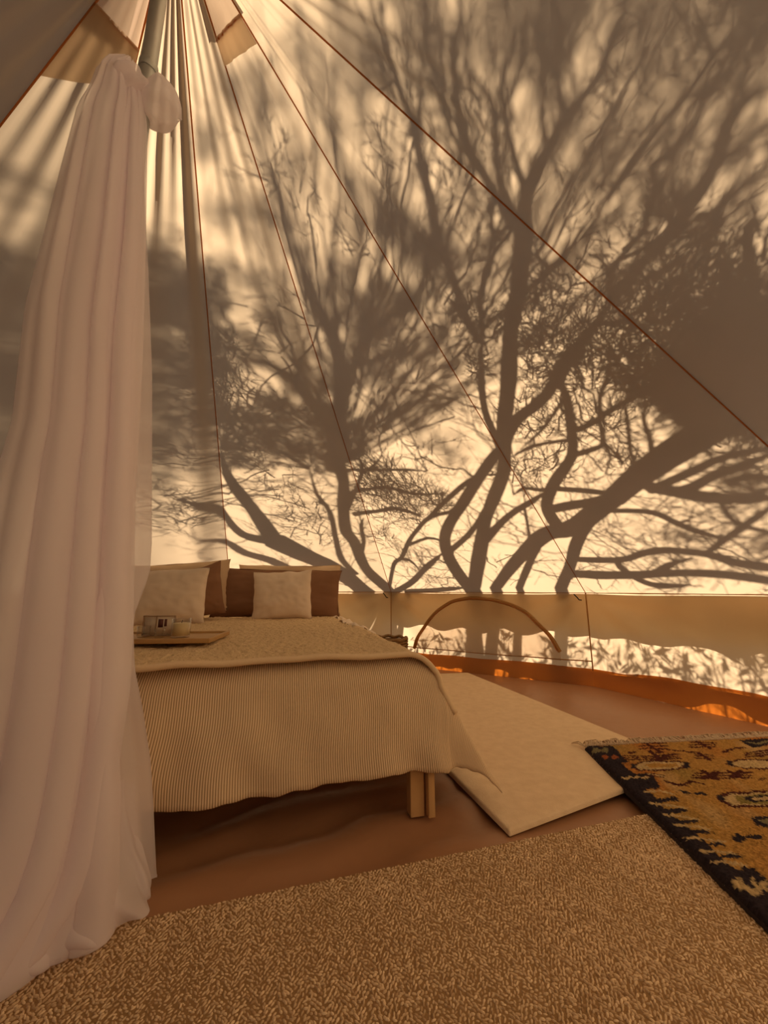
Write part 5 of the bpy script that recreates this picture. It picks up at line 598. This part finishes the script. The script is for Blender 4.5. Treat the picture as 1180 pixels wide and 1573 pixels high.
# tray with a framed card, small glass mug and candle
ty = math.radians(6); TZ = T+.045; tcx, tcy = -1.0, 1.70
def tw(x, y): return (tcx+math.cos(ty)*x-math.sin(ty)*y, tcy+math.sin(ty)*x+math.cos(ty)*y)
tray = empty('tray', (tcx, tcy, TZ)); tag(tray, 'shallow oiled wood tray on the fleece throw', 'tray')
mesh('tray_base', *box(tcx, tcy, TZ+.006, .60, .27, .010, ty, .002), M_TRAY, tray)
for x, y, sx, sy_ in ((0, -.135, .60, .012), (0, .135, .60, .012), (-.3, 0, .012, .282), (.3, 0, .012, .282)):
    q = tw(x, y); mesh('rim', *box(q[0], q[1], TZ+.010, sx, sy_, .019, ty, .003), M_TRAY, tray)
TS = TZ+.0115
cxy = (-.845, 1.69)
can = empty('candle', (cxy[0], cxy[1], TS)); tag(can, 'cream candle in a clear glass jar on the tray', 'candle')
mesh('glass_jar', *lathe([(0, 0), (.033, 0), (.036, .006), (.037, .076), (.0345, .076), (.0335, .008), (0, .006)], cxy[0], cxy[1], TS, 36), M_GLASS, can)
mesh('wax', *lathe([(0, .0085), (.0328, .0085), (.0336, .056), (.030, .058), (0, .057)], cxy[0], cxy[1], TS, 36), M_WAX, can)
v_, f_ = tubes([([(cxy[0], cxy[1], TS+.056), (cxy[0]+.001, cxy[1], TS+.063), (cxy[0]+.003, cxy[1], TS+.070)], .0012)], 6); mesh('wick', v_, f_, M_WICK, can)
fxy = (-.965, 1.74); fr = empty('picture_card', (fxy[0], fxy[1], TS)); tag(fr, 'small framed picture card standing on the tray beside the candle', 'picture')
def fb(x, y, z, sx, sy_, sz, **k): q = (fxy[0]+math.cos(ty)*x-math.sin(ty)*y, fxy[1]+math.sin(ty)*x+math.cos(ty)*y); return box(q[0], q[1], TS+z, sx, sy_, sz, ty, **k)
mesh('card', *fb(0, 0, .041, .122, .003, .072, bev=0), M_CARD, fr)
for x, z, sx, sz in ((-.064, .042, .005, .084), (.064, .042, .005, .084), (-.012, .042, .004, .076), (0, .082, .133, .005), (0, .0025, .133, .005)): mesh('frame_bar', *fb(x, -.003, z, sx, .008, sz, bev=.001, seg=1), M_FRAME, fr)
mesh('dark_print', *fb(.006, -.0026, .052, .020, .0015, .034, bev=0), M_PRINT, fr); mesh('dark_print', *fb(.026, -.0026, .054, .010, .0015, .030, bev=0), M_PRINT, fr)
mxy = (-1.0, 1.69); mug = empty('glass_mug', (mxy[0], mxy[1], TS)); tag(mug, 'small clear glass mug in front of the picture card', 'mug')
mesh('glass_cup', *lathe([(0, 0), (.020, 0), (.024, .006), (.025, .045), (.0235, .045), (.022, .007), (0, .005)], mxy[0], mxy[1], TS, 28), M_GLASS, mug)
v_, f_ = tubes([([(mxy[0]-.024-.016*math.sin(t), mxy[1], TS+.024+.014*math.cos(t)) for t in np.linspace(0, PI, 9)], .003)], 8); mesh('handle', v_, f_, M_GLASS, mug)
gxy = (-.925, 1.675); tag(mesh('glass_tumbler', *lathe([(0, 0), (.016, 0), (.020, .01), (.017, .022), (.022, .036), (.0205, .036), (.0155, .022), (.018, .011), (0, .006)], gxy[0], gxy[1], TS, 24), M_GLASS), 'tiny clear waisted glass between the mug and the candle', 'glass')
# wicker basket on the floor past the bed
kx, ky = .035, 3.20; bk = empty('wicker_basket', (kx, ky, 0)); tag(bk, 'dark wicker basket on the floor past the far side of the bed', 'basket')
mesh('liner', *lathe([(0, .01), (.11, .01), (.135, .18), (.135, .30), (.125, .30), (.10, .03), (0, .03)], kx, ky, 0, 28), M_WICKER, bk)
for r in range(15):
    z = .02+r*.0195; rad = .113+.03*min(1, z/.18); V = [(kx+(rad+.006*math.sin(14*t+PI*(r % 2)))*math.cos(t), ky+(rad+.006*math.sin(14*t+PI*(r % 2)))*math.sin(t), z) for t in np.linspace(0, 2*PI, 85)]
    v_, f_ = tubes([(V, .009)], 5); mesh('weave', v_, f_, M_WICKER, bk)
v_, f_ = tubes([([(kx+.143*math.cos(t), ky+.143*math.sin(t), .315+.006*math.sin(9*t)) for t in np.linspace(0, 2*PI, 49)], .012)], 8); mesh('rim', v_, f_, M_WICKER, bk)

# ------------------------------------------------------------------ rugs
def quad(q, u, v): q = np.array(q); return (q[0]*(1-u)+q[1]*u)*(1-v)+(q[3]*(1-u)+q[2]*u)*v
# thick white wool rug beside the bed (near left, near right, far right, far left)
WQ = [(.36, 1.276), (1.23, 1.722), (.70, 3.44), (-.24, 3.30)]
def slab(q, th, nu, nv, wave, rim=.010, z0=0.):
    V = []
    for j in range(nv):
        for k in range(nu):
            u, v = k/(nu-1), j/(nv-1); p = quad(q, u, v); e = min(u, 1-u)*.95, min(v, 1-v)*1.6; d = min(e)
            z = th*min(1, math.sqrt(max(0, 1-max(0, 1-d/rim)**2))) if d < rim else th
            V.append((p[0], p[1], z0+z+wave(p[0], p[1])*min(1, d/.03)))
    return V, gridF(nu, nv)
def edge_ts(n, e=.003):
    return np.concatenate([[0, e, 2*e, 4*e], np.linspace(7*e, 1-7*e, n), [1-4*e, 1-2*e, 1-e, 1]])
def slab2(q, th, us, vs, wave, rim, z0, wid, hgt):
    V = []
    for v in vs:
        for u in us:
            p = quad(q, u, v); d = min(min(u, 1-u)*wid, min(v, 1-v)*hgt)
            z = th*(math.sqrt(max(0, 1-(1-d/rim)**2)) if d < rim else 1); V.append((p[0], p[1], z0+z+wave(p[0], p[1])*min(1, d/.05)))
    return V, gridF(len(us), len(vs))
v_, f_ = slab2(WQ, .013, edge_ts(70), edge_ts(120, .0015), lambda x, y: .004*nz(x*3, y*3)+.0022*math.sin((x*.28+y*.96)*62+2*nz(x*3, y*3))*max(0, nz(x*2.5, y*2.5, 5)+.3)+.001*nz(x*40, y*40), .010, .003, .97, 1.7)
wr = mesh('wool_rug', v_, f_, M_WOOL); tag(wr, 'plain thick cream wool rug beside the bed', 'rug')
# woven jute rug in the foreground
JQ = [(-2.2, -.42), (1.65, .72), (1.15, 1.478), (-1.75, .622)]
JQ = [(-1.55, -.45), (1.25, .37), (1.02, 1.443), (-1.75, .626)]
us, vs = edge_ts(60), edge_ts(40); v_, f_ = slab2(JQ, .007, us, vs, lambda x, y: .0015*nz(x*4, y*4), .006, .0015, 2.8, 1.1)
jr = empty('jute_rug', (-.2, .5, 0)); tag(jr, 'large woven natural jute rug filling the foreground', 'rug')
mesh('backing', v_, f_, M_JUTEB, jr)
ex = np.array(JQ[2])-np.array(JQ[3]); W_ = np.linalg.norm(ex); ex /= W_; ey = np.array((ex[1], -ex[0])); px_, py_ = .0086, .0056
nx, ny = int((W_-.02)/px_), int(1.02/py_); I, J = np.meshgrid(np.arange(nx), np.arange(ny)); I = I.ravel(); J = J.ravel()
n = len(I); band = ((I//3) % 2)*2-1; jit = RNG.normal(size=(n, 2))*np.array((.0015, .0010))
sx_ = .010+I*px_+(J % 2)*px_*.5+jit[:, 0]; sy_ = .008+J*py_+jit[:, 1]
left_lim = 0
C0 = np.array(JQ[3])+sx_[:, None]*ex+sy_[:, None]*ey; keep = (C0[:, 1] > .30) & (C0[:, 0] > -1.45) & (C0[:, 0] < 1.12)
# stay inside the rug's slanted right edge
re = np.array(JQ[1])-np.array(JQ[2]); cr = re[0]*(C0[:, 1]-JQ[2][1])-re[1]*(C0[:, 0]-JQ[2][0]); keep &= cr < -.008
C0, band, I, J = C0[keep], band[keep], I[keep], J[keep]; n = len(C0)
ang = math.atan2(ex[1], ex[0])+band*.75+RNG.normal(size=n)*.35+PI/2*(RNG.random(n) < .08); ln = RNG.uniform(.0036, .0062, n); wdt = RNG.uniform(.0019, .0028, n); ht = RNG.uniform(.0022, .0042, n)
ca_, sa_ = np.cos(ang), np.sin(ang); V = np.zeros((n, 13, 3)); k6 = np.arange(6)*2*PI/6
for k in range(6):
    for ring, (s, zf) in enumerate(((1., 0.), (.72, .72))):
        lx, ly = ln*s*math.cos(k6[k]), wdt*s*math.sin(k6[k]); V[:, ring*6+k] = np.stack([C0[:, 0]+lx*ca_-ly*sa_, C0[:, 1]+lx*sa_+ly*ca_, .0075+ht*zf], 1)
V[:, 12] = np.stack([C0[:, 0], C0[:, 1], .0075+ht], 1)
fb_ = [[k, (k+1) % 6, 6+(k+1) % 6] for k in range(6)]+[[k, 6+(k+1) % 6, 6+k] for k in range(6)]+[[6+k, 6+(k+1) % 6, 12] for k in range(6)]
F = (np.arange(n)[:, None, None]*13+np.array(fb_)[None]).reshape(-1, 3)
tone = np.clip(.55+.25*RNG.normal(size=n)+.25*np.array([nz(c[0]*5, c[1]*5, 3) for c in C0]), 0, 1)[:, None]
cc = np.array((.44, .28, .15))*(1-tone)+np.array((.88, .67, .44))*tone
tag(mesh('knots', V.reshape(-1, 3), F, M_JUTE, jr, col=np.repeat(cc, 13, 0)), kind='stuff')
# tufted patterned rug: local axes e1 along the fringed end, e2 along the left edge
PO = np.array((.864, 1.845)); E1 = np.array((.993, .119)); E2 = np.array((-.0905, -.9959)); PW, PL = 1.25, 1.55
nu_, nv_ = 300, 370
UU, VV_ = np.meshgrid(np.linspace(0, PW, nu_), np.linspace(0, PL, nv_)); X = UU.ravel(); Y = VV_.ravel()
wob = np.array([(nz(x*14, y*14, 1), nz(x*14, y*14, 9)) for x, y in zip(X, Y)])*.009+RNG.normal(size=(len(X), 2))*.0022
qx, qy = X+wob[:, 0], Y+wob[:, 1]
PALK = {'g': (.42, .23, .065), 'o': (.40, .17, .045), 'v': (.25, .19, .06), 'k': (.030, .022, .028), 'm': (.075, .022, .018), 'c': (.50, .36, .18), 'r': (.30, .09, .035), 'n': (.20, .17, .09)}
colr = np.tile(np.array(PALK['g']), (len(X), 1)); big = np.array([nz(x*5.5, y*3.5, 4) for x, y in zip(X, Y)]); b2 = np.array([nz(x*9, y*5, 14) for x, y in zip(X, Y)])
def blend(mask_w, key):
    global colr
    w = np.clip(mask_w, 0, 1)[:, None]; colr = colr*(1-w)+np.array(PALK[key])*w
blend((big-.10)*3.0, 'o'); blend((-big-.12)*2.6*(1-Y/1.1), 'v'); blend((b2-.2)*1.8, 'c')
def inpoly(poly, x, y):
    ins = np.zeros(len(x), bool); n = len(poly)
    for i in range(n):
        (x1, y1), (x2, y2) = poly[i], poly[(i+1) % n]
        c = ((y1 > y) != (y2 > y)) & (x < (x2-x1)*(y-y1)/((y2-y1) if abs(y2-y1) > 1e-9 else 1e-9)+x1); ins ^= c
    return ins
def dseg(pts, x, y):
    d = np.full(len(x), 9.)
    for (x1, y1), (x2, y2) in zip(pts[:-1], pts[1:]):
        l2 = (x2-x1)**2+(y2-y1)**2+1e-12; t = np.clip(((x-x1)*(x2-x1)+(y-y1)*(y2-y1))/l2, 0, 1); d = np.minimum(d, np.hypot(x-x1-t*(x2-x1), y-y1-t*(y2-y1)))
    return d
for kind, key, wd_, pts in RUGP:
    m_ = inpoly(pts, qx, qy) if kind == 'p' else dseg(pts, qx, qy) < wd_
    colr[m_] = PALK[key]
colr *= (1+.16*RNG.normal(size=len(X)))[:, None].clip(.6, 1.5)
e_ = np.minimum(np.minimum(X, PW-X), np.minimum(Y, PL-Y)); zz = .020+.016*np.clip(e_/.012, 0, 1)**.5+RNG.normal(size=len(X))*.0018+.003*big
W2 = PO[None]+X[:, None]*E1+Y[:, None]*E2
V = np.concatenate([W2, zz[:, None]], 1)
pr = empty('patterned_rug', (1.5, 1.3, 0)); tag(pr, 'ochre tufted rug with dark navy border and tribal motifs, fringed at one end', 'rug')
mesh('pile', V, gridF(nu_, nv_), M_PILE, pr, col=colr)
# side skirt so the rug has thickness
loop = [(x, 0) for x in np.linspace(0, PW, 60)]+[(PW, y) for y in np.linspace(0, PL, 60)]+[(x, PL) for x in np.linspace(PW, 0, 60)]+[(0, y) for y in np.linspace(PL, 0, 60)]
V = [(*(PO+x*E1+y*E2), z) for z in (.0215, .004) for x, y in loop]
mesh('backing', V, gridF(len(loop), 2, True), mat('navy_backing', (.04, .03, .035), 1), pr)
fp = []
for k in range(300):
    x = PW*(k+RNG.random())/300; a0 = PO+x*E1; d = -E2*RNG.uniform(.045, .095)+E1*RNG.normal()*.022
    fp.append(([(a0[0], a0[1], .034), (a0[0]+d[0]*.5, a0[1]+d[1]*.5, .032+.010*RNG.random()), (a0[0]+d[0], a0[1]+d[1], .022)], [.0028, .0025, .0015]))
v_, f_ = tubes(fp, 4); tag(mesh('fringe', v_, f_, M_FRINGE, pr), kind='stuff')
